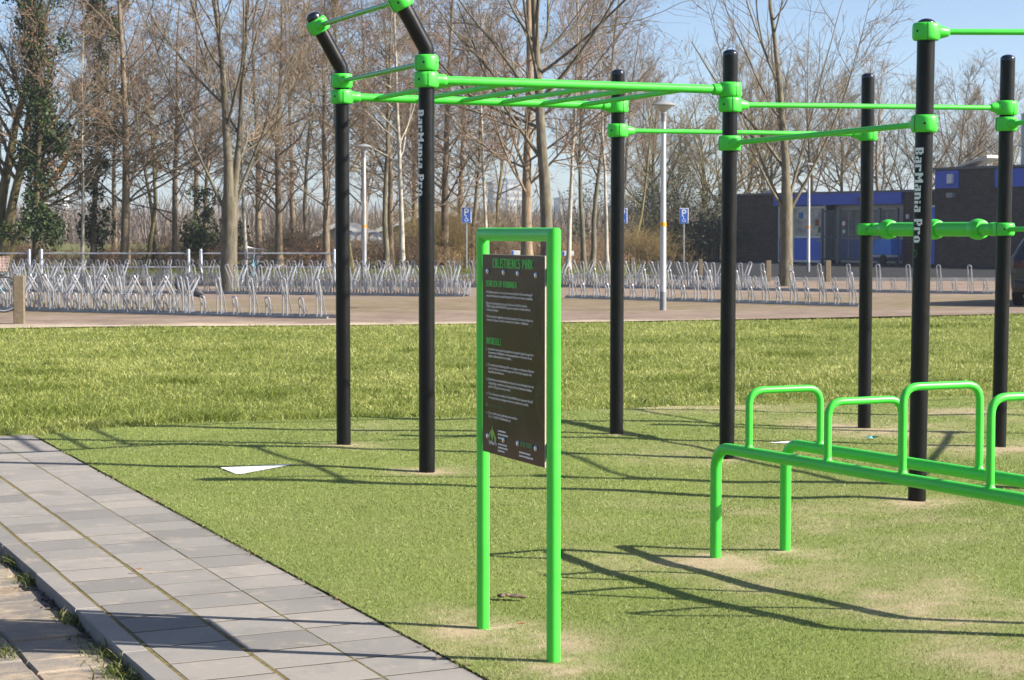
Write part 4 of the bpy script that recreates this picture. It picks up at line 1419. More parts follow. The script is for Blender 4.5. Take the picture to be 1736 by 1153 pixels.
TREES = [
 # proto, px, Y, scale, rz, tilt, label, group
 ('A', 212, 80, 1.05, 0, (2.2, 0), 'straight brown-barked bare tree leaning right, between ivy trunk and rail gap', BELT),
 ('E', 250, 86, .9, 30, (1, 0), 'thin yellow-stemmed bare tree just right of the leaning brown trunk', BELT),
 ('D', 140, 79, .9, 10, (2, 0), 'very thin pale stem in front of the dark ivy-wrapped trunk', BELT),
 ('C', 266, 88, .9, 200, (3, 0), 'slender grey stem between the yellow stem and the next leaning tree', BELT),
 ('B', 298, 83, .9, 80, (3.5, 0), 'bare tree leaning right behind the gap between the rail fences', BELT),
 ('D', 417, 80, .95, 120, (0, 0), 'thin pale trunk right behind the parked bicycle', BELT),
 ('A', 473, 82, .9, 140, (1.5, 0), 'reddish-twigged bare tree midway between the stout plaza tree and the first black post', BELT),
 ('C', 520, 92, 1.0, 60, (-1, 0), 'grey slender tree left of the first black post', BELT),
 ('E', 596, 78, 1.05, 250, (1, 0), 'yellowish curved trunk beside the first lamp post', BELT),
 ('B', 553, 80, .95, 190, (2, 0), 'bare tree just left of the first black post, trunk half hidden by it', BELT),
 ('C', 655, 80, 1.05, 0, (-3, 0), 'left trunk of the pair leaning apart right of the first lamp post', BELT),
 ('B', 662, 83, .85, 300, (1, 0), 'thin tree between the lamp post and the lettered black post', BELT),
 ('D', 683, 76, 1.2, 30, (.5, 0), 'pale straight trunk just left of the lettered black post', BELT),
 ('A', 755, 86, 1.0, 220, (.8, 0), 'tall reddish bare tree right of the lettered black post', BELT),
 ('B', 735, 90, .95, 20, (1, 0), 'reddish bare tree half behind the lettered black post', BELT),
 ('C', 798, 88, .95, 310, (2, 0), 'slender grey tree right of the first disabled-parking sign', BELT),
 ('D', 826, 84, 1.0, 70, (.6, 0), 'thin pale birch left above the information sign', BELT),
 ('E', 848, 90, .9, 170, (-1, 0), 'thin yellowish tree above the left half of the information sign', BELT),
 ('A', 894, 74, 1.15, 260, (-.3, 0), 'dark brown trunk directly left of the tall plaza tree', BELT),
 ('D', 963, 80, 1.15, 200, (-.3, 0), 'white-barked birch right of the information sign', BELT),
 ('C', 990, 82, 1.0, 100, (0, 0), 'dark slender stem between the birch and the black post with two clamps', BELT),
 ('C', 1004, 84, 1.05, 15, (1.5, 0), 'grey stem second right of the birch', BELT),
 ('D', 1030, 80, .95, 330, (-2, 0), 'pale leaning stem just left of the black post with two clamps', BELT),
 ('E', 1068, 96, .8, 60, (11, 0), 'yellowish tree leaning far right, behind the golden bush', BELT),
 ('B', 330, 106, 1.05, 233, (0, 0), 'reddish bare tree farther back, left of the stout plaza tree', BELT),
 ('B', 500, 112, 1.1, 13, (0, 0), 'reddish bare tree far back near the first black post', BELT),
 ('B', 700, 108, 1.05, 153, (0, 0), 'reddish bare tree far back, left of the lettered black post', BELT),
 ('B', 195, 108, 1.0, 133, (1, 0), 'reddish bare tree farther back, left of the leaning brown trunk', BELT),
 ('A', 440, 104, 1.0, 303, (0, 0), 'reddish bare tree farther back, right of the stout plaza tree', BELT),
 ('A', 618, 104, 1.0, 93, (-1, 0), 'reddish bare tree right behind the first lamp post', BELT),
 ('A', 780, 106, 1.0, 213, (0, 0), 'reddish bare tree far back behind the first parking sign', BELT),
 ('C', 1050, 108, 1.0, 333, (0, 0), 'slender tree far back behind the black post with two clamps', BELT),
 ('H', 1200, 112, 1.05, 0, (0, 0), 'golden-twigged tree with ochre moss behind the board fence', BACK),
 ('H', 1140, 124, .9, 140, (0, 0), 'golden-twigged tree half behind the tall lamp post', BACK),
 ('F', 1110, 122, 1.05, 50, (0, 0), 'broad bare tree at the left end of the row behind the school', BACK),
 ('G', 1260, 122, 1.02, 10, (0, 0), 'bare tree behind the brick end wall of the school', BACK),
 ('F', 1300, 128, 1.1, 200, (0, 0), 'bare tree behind the crown of the mossy plaza tree', BACK),
 ('G', 1380, 122, 1.0, 90, (0, 0), 'bare tree behind the blue roof edge, right of the thin white lamp post', BACK),
 ('F', 1432, 126, 1.0, 310, (0, 0), 'bare tree left of the far thin black post', BACK),
 ('G', 1495, 120, .95, 200, (0, 0), 'bare tree between the far black post and the lettered right post', BACK),
 ('F', 1545, 126, .95, 120, (0, 0), 'bare tree behind the lettered right post', BACK),
 ('G', 1600, 118, .92, 300, (4, 0), 'bare tree leaning over the low school roof, right of the lettered right post', BACK),
 ('F', 1660, 124, .92, 30, (0, 0), 'bare tree above the taller school block', BACK),
 ('G', 1722, 120, .9, 160, (0, 0), 'bare tree behind the grey roof pipe at the right edge', BACK),
 ('G', 1800, 122, .95, 60, (0, 0), 'bare tree beyond the right edge, twigs reaching into the photo', BACK),
]
for kx, px, Y, sc, rz, tilt, label, group in TREES:
    o = PROTO[kx] if kx not in used else copy_tree(PROTO[kx])
    used.add(kx)
    place(o, px, Y, sc, rz, tilt, label, group)

# ------------------------------------------------------------------ shrubs and far growth
def twig_bush(name, seed, n, w, d, h, mat, label, cat='shrub', group=None, loc=(0, 0, 0), rmin=.006, sub=5, leaf=None, nleaf=0, lsize=.05):
    """many arching stems with side twigs"""
    R = rng(seed)
    S = np.stack([R.normal(0, w * .33, n), R.normal(0, d * .33, n), np.full(n, -.05)], 1)
    D = np.stack([R.normal(0, .35, n) + S[:, 0] / w * .7, R.normal(0, .35, n), np.ones(n)], 1)
    L = h * (.55 + .5 * R.random(n)) * np.clip(1.2 - np.abs(S[:, 0]) / w, .45, 1.1)
    P = grow(R, S, D, L, 6, .13, .0)
    rd = taper(n, 7, np.full(n, rmin * 2.2), .4)
    v1, f1 = tubes(P, rd, 3)
    p, d_, Lc, rc = children(R, P, rd, sub, .2, 1, 48, 14, lambda t: .38 + 0 * t, L, .7, .15)
    P2_ = grow(R, p, d_, Lc, 3, .2, -.02)
    v2, f2 = tubes(P2_, taper(len(p), 4, np.maximum(rc, rmin * .8), .5), 3)
    p, d_, Lc, rc = children(R, P2_, taper(len(p), 4, np.maximum(rc, rmin * .8), .5), 3, .2, 1, 48, 14, lambda t: .5 + 0 * t, Lc, .8, .1)
    P3 = grow(R, p, d_, Lc, 2, .2, -.02)
    v3, f3 = tubes(P3, taper(len(p), 3, np.maximum(rc, rmin * .7), .6), 3)
    root = empty(name, loc, 0, label, cat, group)
    link('stems', np_mesh('stems', np.concatenate([v1, v2, v3]), [np.concatenate([f1, f2 + len(v1), f3 + len(v1) + len(v2)])], mats=[mat]), root)
    prop(root.children[0], kind='stuff')
    if leaf is not None:
        pool = np.concatenate([P2_.reshape(-1, 3), P3.reshape(-1, 3)])
        prop(link('foliage', tri_cloud(R, pool[R.integers(0, len(pool), nleaf)], lsize, 'foliage', leaf, .08), root), kind='stuff')
    return root
SHR = 'brown bare shrubs under the belt trees'
bush_p = [twig_bush('bare_shrub', 300, 170, 5.2, 2.2, 2.3, TWIG_G, 'x', rmin=.0065, leaf=DEADLEAF, nleaf=900, lsize=.035),
          twig_bush('bare_shrub', 301, 150, 4.6, 2.0, 1.5, TWIG_R, 'x', rmin=.0065, leaf=DEADLEAF, nleaf=1600, lsize=.04),
          twig_bush('bare_shrub', 302, 190, 4.2, 2.4, 3.4, TWIG_Y, 'x', rmin=.007)]
ub = set()
for kb, px, Y, sc, rz, label in [
  (1, 60, 82, .8, 0, 'low brown shrub left of the ivy-wrapped trunk'),
  (1, 185, 82, .8, 90, 'low brown shrub at the foot of the leaning brown trunk'),
  (1, 280, 84, .95, 30, 'low brown bramble behind the gap between the rail fences'),
  (0, 345, 88, .9, 60, 'grey-brown shrub left of the stout plaza tree'),
  (1, 450, 81, 1.05, 190, 'reddish bramble behind the parked bicycle'),
  (0, 505, 84, 1.0, 110, 'brown shrub between bicycle and first black post'),
  (1, 535, 80, .9, 250, 'low bramble just left of the first black post'),
  (1, 665, 80, 1.0, 10, 'low dark bramble between lamp post and lettered post'),
  (2, 765, 82, .85, 70, 'tall tan shrub right of the lettered black post'),
  (2, 742, 88, .95, 200, 'tall tan shrub half hidden by the lettered black post'),
  (0, 815, 84, 1.15, 330, 'grey-brown shrub behind the left post of the information sign'),
  (0, 872, 86, 1.05, 20, 'brown shrub above the middle of the information sign'),
  (1, 905, 82, .95, 140, 'low bramble above the right half of the information sign'),
  (1, 985, 84, .9, 40, 'low brown bramble at the foot of the birch stems'),
  (0, 1040, 90, .8, 300, 'brown shrub behind the black post with two clamps'),
  (2, 1090, 88, .62, 160, 'rounded golden-tan shrub left of the board fence'),
  (1, 20, 86, 1.1, 300, 'brown shrub behind the trunk at the left edge'),
  (0, 590, 96, .7, 30, 'small shrub behind the first lamp post'),
]:
    o = bush_p[kb] if kb not in ub else copy_tree(bush_p[kb])
    ub.add(kb)
    Y += 5; o.location = (atY(px, Y), Y, 0); o.rotation_euler = (0, 0, math.radians(rz)); o.scale = (sc * .95, sc * .95, sc * .85)
    prop(o, label, 'shrub', SHR)
eg = twig_bush('evergreen_shrub', 320, 90, 6.0, 4, 4.4, BARK_D, 'dark evergreen shrub behind the leaning yellowish tree', loc=(atY(1105, 104), 104, 0), leaf=EVERGREEN, nleaf=12000, lsize=.05)
eg2 = twig_bush('evergreen_shrub', 321, 60, 7.5, 3, 3.4, BARK_D, 'low dark evergreen shrub above the board fence', loc=(atY(1190, 108), 108, 0), leaf=EVERGREEN, nleaf=7000, lsize=.05)

# rough grass of the verge
R = rng(15)
N = 90000
yv = 65.5 + 30 * R.random(N) ** 1.3
xv = (R.random(N) * 2 - 1) * (.26 * yv + 3)
ok = (xv < 5.5 - .0 * yv) & (fbm(xv, yv, .35, 131, 4) > .40 + .12 * (yv - 66) / 30)
xv, yv = xv[ok], yv[ok]; n = len(xv)
M_VERGE = m_blade('verge_grass_blade', (.075, .105, .018), (.150, .170, .040), (.27, .235, .105), None, .6, .25)
vg = blades('verge_grass', np.stack([xv, yv, np.full(n, -.03)], 1), .06 + .12 * R.random(n), .018 + .018 * R.random(n), .5 + .8 * R.random(n), M_VERGE, R, np.clip(R.normal(.45, .25, n), 0, 1))
prop(vg, 'rough grass verge under the belt trees', 'grass', kind='stuff')

# far wood closing the view: thin upright twigs in uneven clumps
R = rng(16)
N = 34000
xf = (R.random(N) * 2 - 1) * 120; yf = 225 + 110 * R.random(N)
hf = (2.6 + 5.2 * fbm(xf, yf, .06, 141, 4) ** 1.6) * (.45 + .75 * R.random(N))
M_FAR = m_leaf('far_wood_twig', (.12, .090, .070), (.19, .145, .115), (.26, .205, .165))
n = N
a = R.random(n) * 6.28
ln = R.normal(0, .38, (n, 2)) * hf[:, None]
S_ = np.stack([xf, yf, np.full(n, -.2)], 1)
T_ = S_ + np.concatenate([ln, hf[:, None]], 1)
sd = np.stack([np.cos(a), np.sin(a) * .3, 0 * a], 1) * (.045 + .07 * R.random(n))[:, None]
V = np.stack([S_ - sd, S_ + sd, T_ + sd * .3, T_ - sd * .3], 1).reshape(-1, 3)
fw = link('far_wood', np_mesh('far_wood', V, [np.arange(4 * n).reshape(-1, 4)], smooth=False, attrs={'tint': np.repeat(R.random(n), 4)}, mats=[M_FAR]))
prop(fw, 'hazy brown far-off wood along the horizon', 'wood', kind='stuff')

# ------------------------------------------------------------------ bicycle racks
def hoop_mesh(name, h, lean, w=.09, r=.0145):
    """narrow upright loop that leans forward above its knee, with a stay to the rear rail"""
    k = h * .56
    mb = MB()
    L_ = [(-w / 2, 0, .02), (-w / 2, 0, k), (-w / 2, -lean, h - w / 2)]
    top = [(-w / 2 + w / 2 * (1 - math.cos(a)), -lean - .01 * math.sin(a), h - w / 2 + w / 2 * math.sin(a)) for a in [math.pi * i / 6 for i in range(1, 6)]]
    R_ = [(-p[0], p[1], p[2]) for p in L_[::-1]]
    mb.tube(L_ + top + R_, r, 6)
    for sx in (-1, 1):
        mb.tube([(sx * w / 2, -lean * .75, k + (h - k) * .7), (sx * w * .47, .06, k * .95), (sx * w * .45, .16, .04)], r * .85, 5)
    return mb.mesh(name, M_STEEL)
HOOP_HI = hoop_mesh('tall_hoop', .70, .05)
HOOP_LO = hoop_mesh('low_hoop', .36, .03)
HOOP_HI2 = hoop_mesh('tall_hoop', .72, .20)
RAIL_MESH = {}
def rack_unit(loc, rz, n, step, label, group, double=False, first_high=True, side=-1):
    root = empty('bicycle_rack', loc, rz, label, 'bicycle rack', group)
    L = n * step
    if (L, side) not in RAIL_MESH:
        mb = MB().box((0, 0, .02), (L - .01, .045, .035)).box((0, .0225, .035), (L - .01, .004, .05))
        RAIL_MESH[(L, side)] = mb.mesh('base_rail', simple('dull_steel', (.30, .31, .32), .5, metal=.6, var=.2, scale=4), smooth=False)
    for yy_ in (0, .32):
        link('base_rail', RAIL_MESH[(L, side)], root, (0, yy_ + .012 * (1 if yy_ == 0 else 1), 0))
    for i in range(n):
        hi = (i % 2 == 0) == first_high
        x_ = -L / 2 + step * (i + .5)
        link('tall_hoop' if hi else 'low_hoop', (HOOP_HI2 if double else HOOP_HI) if hi else HOOP_LO, root, (x_, 0, 0))
        if double:
            link('tall_hoop' if hi else 'low_hoop', HOOP_HI2 if hi else HOOP_LO, root, (x_ + step * .45, .34, 0), (0, 0, math.pi))
            link('tall_hoop' if hi else 'low_hoop', HOOP_HI if hi else HOOP_LO, root, (x_ + step * .22, .17, 0))
    return root
ORD = ['first', 'second', 'third', 'fourth', 'fifth', 'sixth', 'seventh', 'eighth']
def rack_row(a_px, b_px, n_units, per, rowname, group, double=(), flip=False):
    a, b = gp(*a_px), gp(*b_px)
    d = b - a; L = d.length / n_units
    rz = math.atan2(d.y, d.x)
    for u in range(n_units):
        c = a.lerp(b, (u + .5) / n_units)
        k = n_units - 1 - u
        rack_unit(c, rz, per, L / per, 'grey bicycle rack, %s unit from the right end of the %s row' % (ORD[k], rowname), group, double=(u in double))
rack_row((-330, 517), (555, 540.5), 4, 9, 'front left', 'racks of the front left row', double=(0, 1, 2))
rack_row((-150, 493), (570, 500.5), 4, 9, 'middle left', 'racks of the middle left row', double=(0, 1, 3))
rack_row((572, 500.5), (786, 503), 1, 10, 'short mid', 'racks between the first posts', double=(0,))
rack_row((-100, 482), (830, 487.5), 5, 10, 'rear left', 'racks of the rear left row', double=(0, 1, 2, 3, 4))
rack_row((958, 505), (1456, 520), 2, 11, 'front right', 'racks of the front right row')
rack_row((925, 486.5), (1684, 499), 4, 8, 'rear right', 'racks of the rear right row', double=(0, 1))

# ------------------------------------------------------------------ rail fence
FENCE_M = simple('pale_galvanised', (.46, .48, .52), .45, metal=.5, var=.12, scale=3)
def fence(px0, px1, Y, label):
    x0, x1 = atY(px0, Y), atY(px1, Y)
    root = empty('rail_fence', ((x0 + x1) / 2, Y, 0), 0, label, 'fence', 'rail fence sections behind the racks')
    hw = (x1 - x0) / 2
    for sx in (-1, 1):
        MB().lathe([(.046, -.1), (.046, .96), (.040, .985), (.02, .997), (0, 1.0)], 14, Matrix.Translation((sx * hw, 0, 0))).build('post', FENCE_M, root)
    for z in (.865, .46):
        MB().tube([(-hw, 0, z), (0, 0, z), (hw, 0, z)], .024, 10).build('rail', FENCE_M, root)
    return root
fence(-180, 50, 60.5, 'grey two-rail tube fence section running off the left edge')
fence(70.5, 320, 60.5, 'grey two-rail tube fence section between the two pairs of posts')
fence(341, 567, 60.5, 'grey two-rail tube fence section behind the stout tree and bicycle')

# ------------------------------------------------------------------ lamp posts
POLE_M = simple('white_grey_pole', (.52, .52, .53), .45, var=.06, scale=2, metal=.2)
HEAD_M = simple('grey_lamp_hood', (.27, .27, .28), .4, var=.06)
GLASS_M = simple('frosted_lamp_glass', (.40, .40, .40), .25, var=.03)
BAND_M = simple('orange_band', (.85, .36, .01), .5, var=.03)
BASE_M = simple('grey_pole_foot', (.20, .21, .22), .6)
def lamp(px, Y, label, hgt=4.03, sc=1.0):
    root = empty('street_lamp', (atY(px, Y), Y, 0), 0, label, 'street lamp', 'slim street lamps with conical hoods')
    MB().lathe([(.064, -.1), (.064, .34), (.062, .36)], 16).build('foot', BASE_M, root)
    MB().lathe([(.062, .30), (.056, 1.5), (.043, hgt - .36)], 16).build('pole', POLE_M, root)
    MB().lathe([(.0585, 1.62), (.0582, 1.70)], 16).build('band', BAND_M, root)
    hd_ = MB().lathe([(.046, hgt - .40), (.05, hgt - .37), (.05, hgt - .26), (.062, hgt - .24), (.05, hgt - .22)], 16).build('collar', HEAD_M, root)
    MB().lathe([(.045, hgt - .23), (.09, hgt - .18), (.165, hgt - .095), (.17, hgt - .09)], 20).build('lamp_glass', GLASS_M, root)
    MB().lathe([(.17, hgt - .092), (.232, hgt - .088), (.236, hgt - .078), (.215, hgt - .06), (.14, hgt - .03), (.06, hgt - .006), (0, hgt)], 24).build('hood', HEAD_M, root)
lamp(1124, 39.9, 'tall street lamp on the brick plaza, nearest of the lamps')
lamp(618, 59.7, 'street lamp between the first two black posts')
lamp(1370, 76.5, 'thin far street lamp in front of the school doors')

# ------------------------------------------------------------------ signs on poles
BLUE_M = simple('sign_blue', (.030, .125, .56), .35, var=.04)
SIGNW = simple('sign_white', (.80, .80, .80), .4, var=.02)
def parking_sign(px, Y, label, rz=0):
    root = empty('parking_sign', (atY(px, Y), Y, 0), rz, label, 'road sign', 'disabled parking signs')
    MB().tube([(0, .03, -.1), (0, .03, 2.40)], .030, 10).build('pole', M_STEEL, root)
    zc, w, h = 2.13, .36, .62
    pl = MB().box((0, 0, zc), (w, .02, h), bev=.008).build('plate', SIGNW, root)
    MB().box((0, -.0115, zc), (w - .035, .004, h - .035)).build('blue_field', BLUE_M, pl, smooth=False)
    y_ = -.0145
    def flat(name, rects):
        mb = MB()
        for x0, x1, z0, z1 in rects:
            mb.quad((x0, y_, zc + z0), (x1, y_, zc + z0), (x1, y_, zc + z1), (x0, y_, zc + z1))
        return prop(mb.build(name, SIGNW, pl, smooth=False), kind='stuff')
    flat('letter', [(-.085, -.040, -.02, .255), (-.040, .045, .205, .255), (-.040, .045, .085, .135), (.045, .090, .100, .240)])
    mb = MB()
    ring = [(.065 * math.cos(a), .065 * math.sin(a)) for a in [math.pi * (-1.15 + 1.35 * i / 10) for i in range(11)]]
    for i in range(10):
        (a0, b0), (a1, b1) = ring[i], ring[i + 1]
        mb.quad((a0 - .01, y_, zc - .185 + b0), (a1 - .01, y_, zc - .185 + b1), (a1 * .68 - .01, y_, zc - .185 + b1 * .68), (a0 * .68 - .01, y_, zc - .185 + b0 * .68))
    for q in ([(-.03, -.04), (-.005, -.04), (-.005, -.145), (-.03, -.145)], [(-.005, -.125), (.05, -.125), (.05, -.15), (-.005, -.15)], [(.03, -.15), (.055, -.15), (.085, -.235), (.06, -.235)],
              [(-.035, -.005), (0, -.005), (0, -.035), (-.035, -.035)]):
        mb.quad(*[(a, y_, zc + b) for a, b in q])
    prop(mb.build('wheelchair_symbol', SIGNW, pl, smooth=False), kind='stuff')
parking_sign(791, 80, 'blue disabled-parking sign on a pole, left of the information sign')
parking_sign(1055.5, 85, 'blue disabled-parking sign mostly hidden behind the black post with two clamps')
parking_sign(1159, 84.5, 'blue disabled-parking sign right of the tall street lamp')
def low_sign(px, Y, z, w, label):
    root = empty('low_board', (atY(px, Y), Y, 0), 0, label, 'sign', 'low white boards at the parking bays')
    MB().box((0, .03, z / 2), (.10, .05, z + .1)).build('leg', simple('dark_leg', (.05, .05, .055), .6), root, smooth=False)
    b_ = MB().box((0, 0, z), (w, .03, .19), bev=.008).build('board', SIGNW, root)
    MB().box((-w / 2 + .06, -.018, z), (.09, .006, .16)).build('blue_end', BLUE_M, b_, smooth=False)
low_sign(962.5, 84, .60, .48, 'low white board with a blue end right of the information sign')
low_sign(874, 84, .62, .36, 'low white board peeping over the top of the information panel')

# ------------------------------------------------------------------ bollards
def bollard(px, py, wpx, hgt, label, mat=M_WOOD):
    p = gp(px, py)
    w = wpx / FOC * p.y
    mb = MB()
    mb.box((0, 0, (hgt - .12) / 2), (w, w, hgt + .12), bev=.012)
    root = mb.build('wooden_bollard', mat, loc=(p.x, p.y, 0), rot=(0, 0, .12))
    prop(root, label, 'bollard', 'square wooden bollards')
bollard(33, 549, 18, .80, 'square weathered wooden bollard at the lawn edge on the far left')
bollard(1302, 478, 8.5, .64, 'wooden bollard just left of the mossy plaza tree')
bollard(1403, 478, 9, .64, 'wooden bollard in the rear rack row right of the thin lamp post')
bollard(1072, 470, 6.5, .62, 'wooden bollard beside the black post with two clamps')
bollard(1187, 474, 6.5, .64, 'pale wooden bollard right of the second parking sign')

# ------------------------------------------------------------------ bicycles
RUBBER = simple('tyre_rubber', (.020, .020, .021), .8)
CHROME = simple('bicycle_metal', (.42, .43, .45), .3, metal=.8)
def bicycle(loc, rz, lean, colr, basket, label, steer=.3):
    root = empty('bicycle', loc, rz, label, 'bicycle', 'parked bicycles')
    root.rotation_euler = (math.radians(lean), 0, rz)
    paint = simple('bike_paint_%d' % int(colr[2] * 1000), colr, .35, var=.05)
    Rw = .345
    wx = (-.53, .56)
    for i, x_ in enumerate(wx):
        Mw = Matrix.Translation((x_, 0, Rw)) @ (Matrix.Rotation(steer if i == 1 else 0, 4, 'Z')) @ Matrix.Rotation(math.pi / 2, 4, 'X')
        wv = empty('wheel'); wv.parent = root
        prof = [(Rw - .018 + .018 * math.cos(a), .018 * math.sin(a)) for a in [2 * math.pi * k / 8 for k in range(8)]]
        MB().lathe(prof, 28, Mw, closed=True).build('tyre', RUBBER, wv)
        MB().lathe([(Rw - .045, -.012), (Rw - .032, -.014), (Rw - .032, .014), (Rw - .045, .012)], 28, Mw, closed=True).build('rim', CHROME, wv)
        sp_ = MB()
        for k in range(16):
            a = 2 * math.pi * k / 16
            sp_.tube([Mw @ Vector((0, 0, .03 * (-1) ** k)), Mw @ Vector(((Rw - .04) * math.cos(a), (Rw - .04) * math.sin(a), 0))], .0022, 3)
        prop(sp_.build('spokes', CHROME, wv), kind='stuff')
        mg = [Mw @ Vector(((Rw + .022) * math.cos(a), (Rw + .022) * math.sin(a), 0)) for a in [(.15 + i * .35) * math.pi + math.pi * .62 * k / 12 for k in range(13)]]
        MB().tube(mg, .020, 6).build('mudguard', simple('mudguard_black', (.02, .02, .022), .4), wv)
    BB, ST, HD, HT = Vector((-.08, 0, .29)), Vector((-.25, 0, .80)), Vector((.40, 0, .70)), Vector((.36, 0, .92))
    RA, FA = Vector((wx[0], 0, Rw)), Vector((wx[1], 0, Rw))
    MB().tube([BB, ST], .017, 8).tube([BB + Vector((0, 0, .02)), HD], .021, 8).tube([BB.lerp(ST, .45), HD.lerp(HT, .3)], .017, 8).tube([HD, HT], .02, 8).tube([RA, BB], .011, 6).tube([RA, ST], .010, 6).build('frame', paint, root)
    MB().tube(fillet([FA, Vector((.47, 0, .5)), HD], .1, 4), .015, 8).build('fork', paint, root)
    MB().tube([HT, HT + Vector((-.03, 0, .16))], .014, 8).tube(fillet([HT + Vector((-.22, -.29, .14)), HT + Vector((-.02, -.24, .17)), HT + Vector((.02, 0, .16)), HT + Vector((-.02, .24, .17)), HT + Vector((-.22, .29, .14))], .09, 5), .012, 8).build('handlebar', CHROME, root)
    MB().tube([ST, ST + Vector((-.03, 0, .12))], .013, 8).build('seat_post', CHROME, root)
    sd_ = MB()
    for k in range(7):
        t = k / 6; wv_ = .115 * (1 - t) ** .6 + .022
        x_ = -.40 + .27 * t
        sd_.v += [(x_, -wv_, .925 - .03 * (1 - t)), (x_, 0, .955), (x_, wv_, .925 - .03 * (1 - t)), (x_, 0, .90)]
    sd_.f = [(k * 4 + j, k * 4 + (j + 1) % 4, k * 4 + 4 + (j + 1) % 4, k * 4 + 4 + j) for k in range(6) for j in range(4)] + [(3, 2, 1, 0), (24, 25, 26, 27)]
    sd_.build('saddle', simple('saddle_black', (.018, .018, .02), .5), root)
    MB().box((-.60, 0, .75), (.38, .11, .015)).build('carrier', CHROME, root, smooth=False)
    MB().lathe([(.10, -.004), (.10, .004)], 18, Matrix.Translation((-.08, -.045, .29)) @ Matrix.Rotation(math.pi / 2, 4, 'X')).build('chainring', CHROME, root)
    MB().tube([(-.08, -.06, .29), (.0, -.075, .14)], .010, 6).tube([(-.08, .06, .29), (-.16, .075, .44)], .010, 6).build('crank', CHROME, root)
    for px_, py_, pz_ in ((.0, -.12, .14), (-.16, .12, .44)):
        MB().box((px_, py_, pz_), (.09, .08, .025)).build('pedal', RUBBER, root, smooth=False)
    MB().box((-.30, -.052, .315), (.50, .018, .085), Matrix.Rotation(.05, 3, 'Y').to_4x4()).build('chain_guard', simple('guard_black', (.02, .02, .022), .4), root, smooth=False)
    if basket:
        bk = MB()
        for z_ in (.80, .86, .92, .98, 1.04):
            k = .12 + (z_ - .8) * .18
            bk.tube([(.50 - k, -k * 1.25, z_), (.50 + k, -k * 1.25, z_), (.50 + k, k * 1.25, z_), (.50 - k, k * 1.25, z_), (.50 - k, -k * 1.25, z_)], .006, 4)
        for q in range(16):
            a = 2 * math.pi * q / 16; ca, sa = math.cos(a), math.sin(a); m_ = max(abs(ca), abs(sa))
            bk.tube([(.50 + .12 * ca / m_, .15 * sa / m_, .80), (.50 + .163 * ca / m_, .204 * sa / m_, 1.04)], .005, 4)
        prop(bk.build('basket', basket, root), kind='stuff')
    return root
BASK = simple('dark_wire_basket', (.10, .10, .13), .5)
bicycle((atY(428, 53.2), 53.2, 0), math.radians(108), 7, (.16, .30, .34), BASK, 'grey-blue city bicycle with a front basket leaning by the stout tree', .5)
bicycle((atY(-46, 38.6), 38.6, 0), math.radians(15), 4, (.62, .42, .34), simple('pink_wire', (.60, .42, .36), .5), 'pale pink bicycle in the rack, cut by the left edge', .2)
# dark bag caught in the front rack
bg = MB()
for k in range(9):
    t = k / 8
    w_ = .10 * math.sin(math.pi * (.12 + .8 * t)) + .02
    for j in range(8):
        a = 2 * math.pi * j / 8
        bg.v.append((.55 * (t - .5), w_ * math.cos(a) * .55, .20 * (.5 - t) + w_ * math.sin(a) * (1 + .25 * math.sin(7 * t + j))))
bg.f = [(k * 8 + j, k * 8 + (j + 1) % 8, k * 8 + 8 + (j + 1) % 8, k * 8 + 8 + j) for k in range(8) for j in range(8)] + [tuple(range(7, -1, -1)), tuple(range(64, 72))]
pq = gp(321, 505)
prop(bg.build('plastic_bag', simple('black_plastic', (.02, .022, .03), .4), loc=(pq.x * .86, pq.y * .86, .36)), 'black plastic sheet caught between hoops of the front left rack', 'plastic sheet')

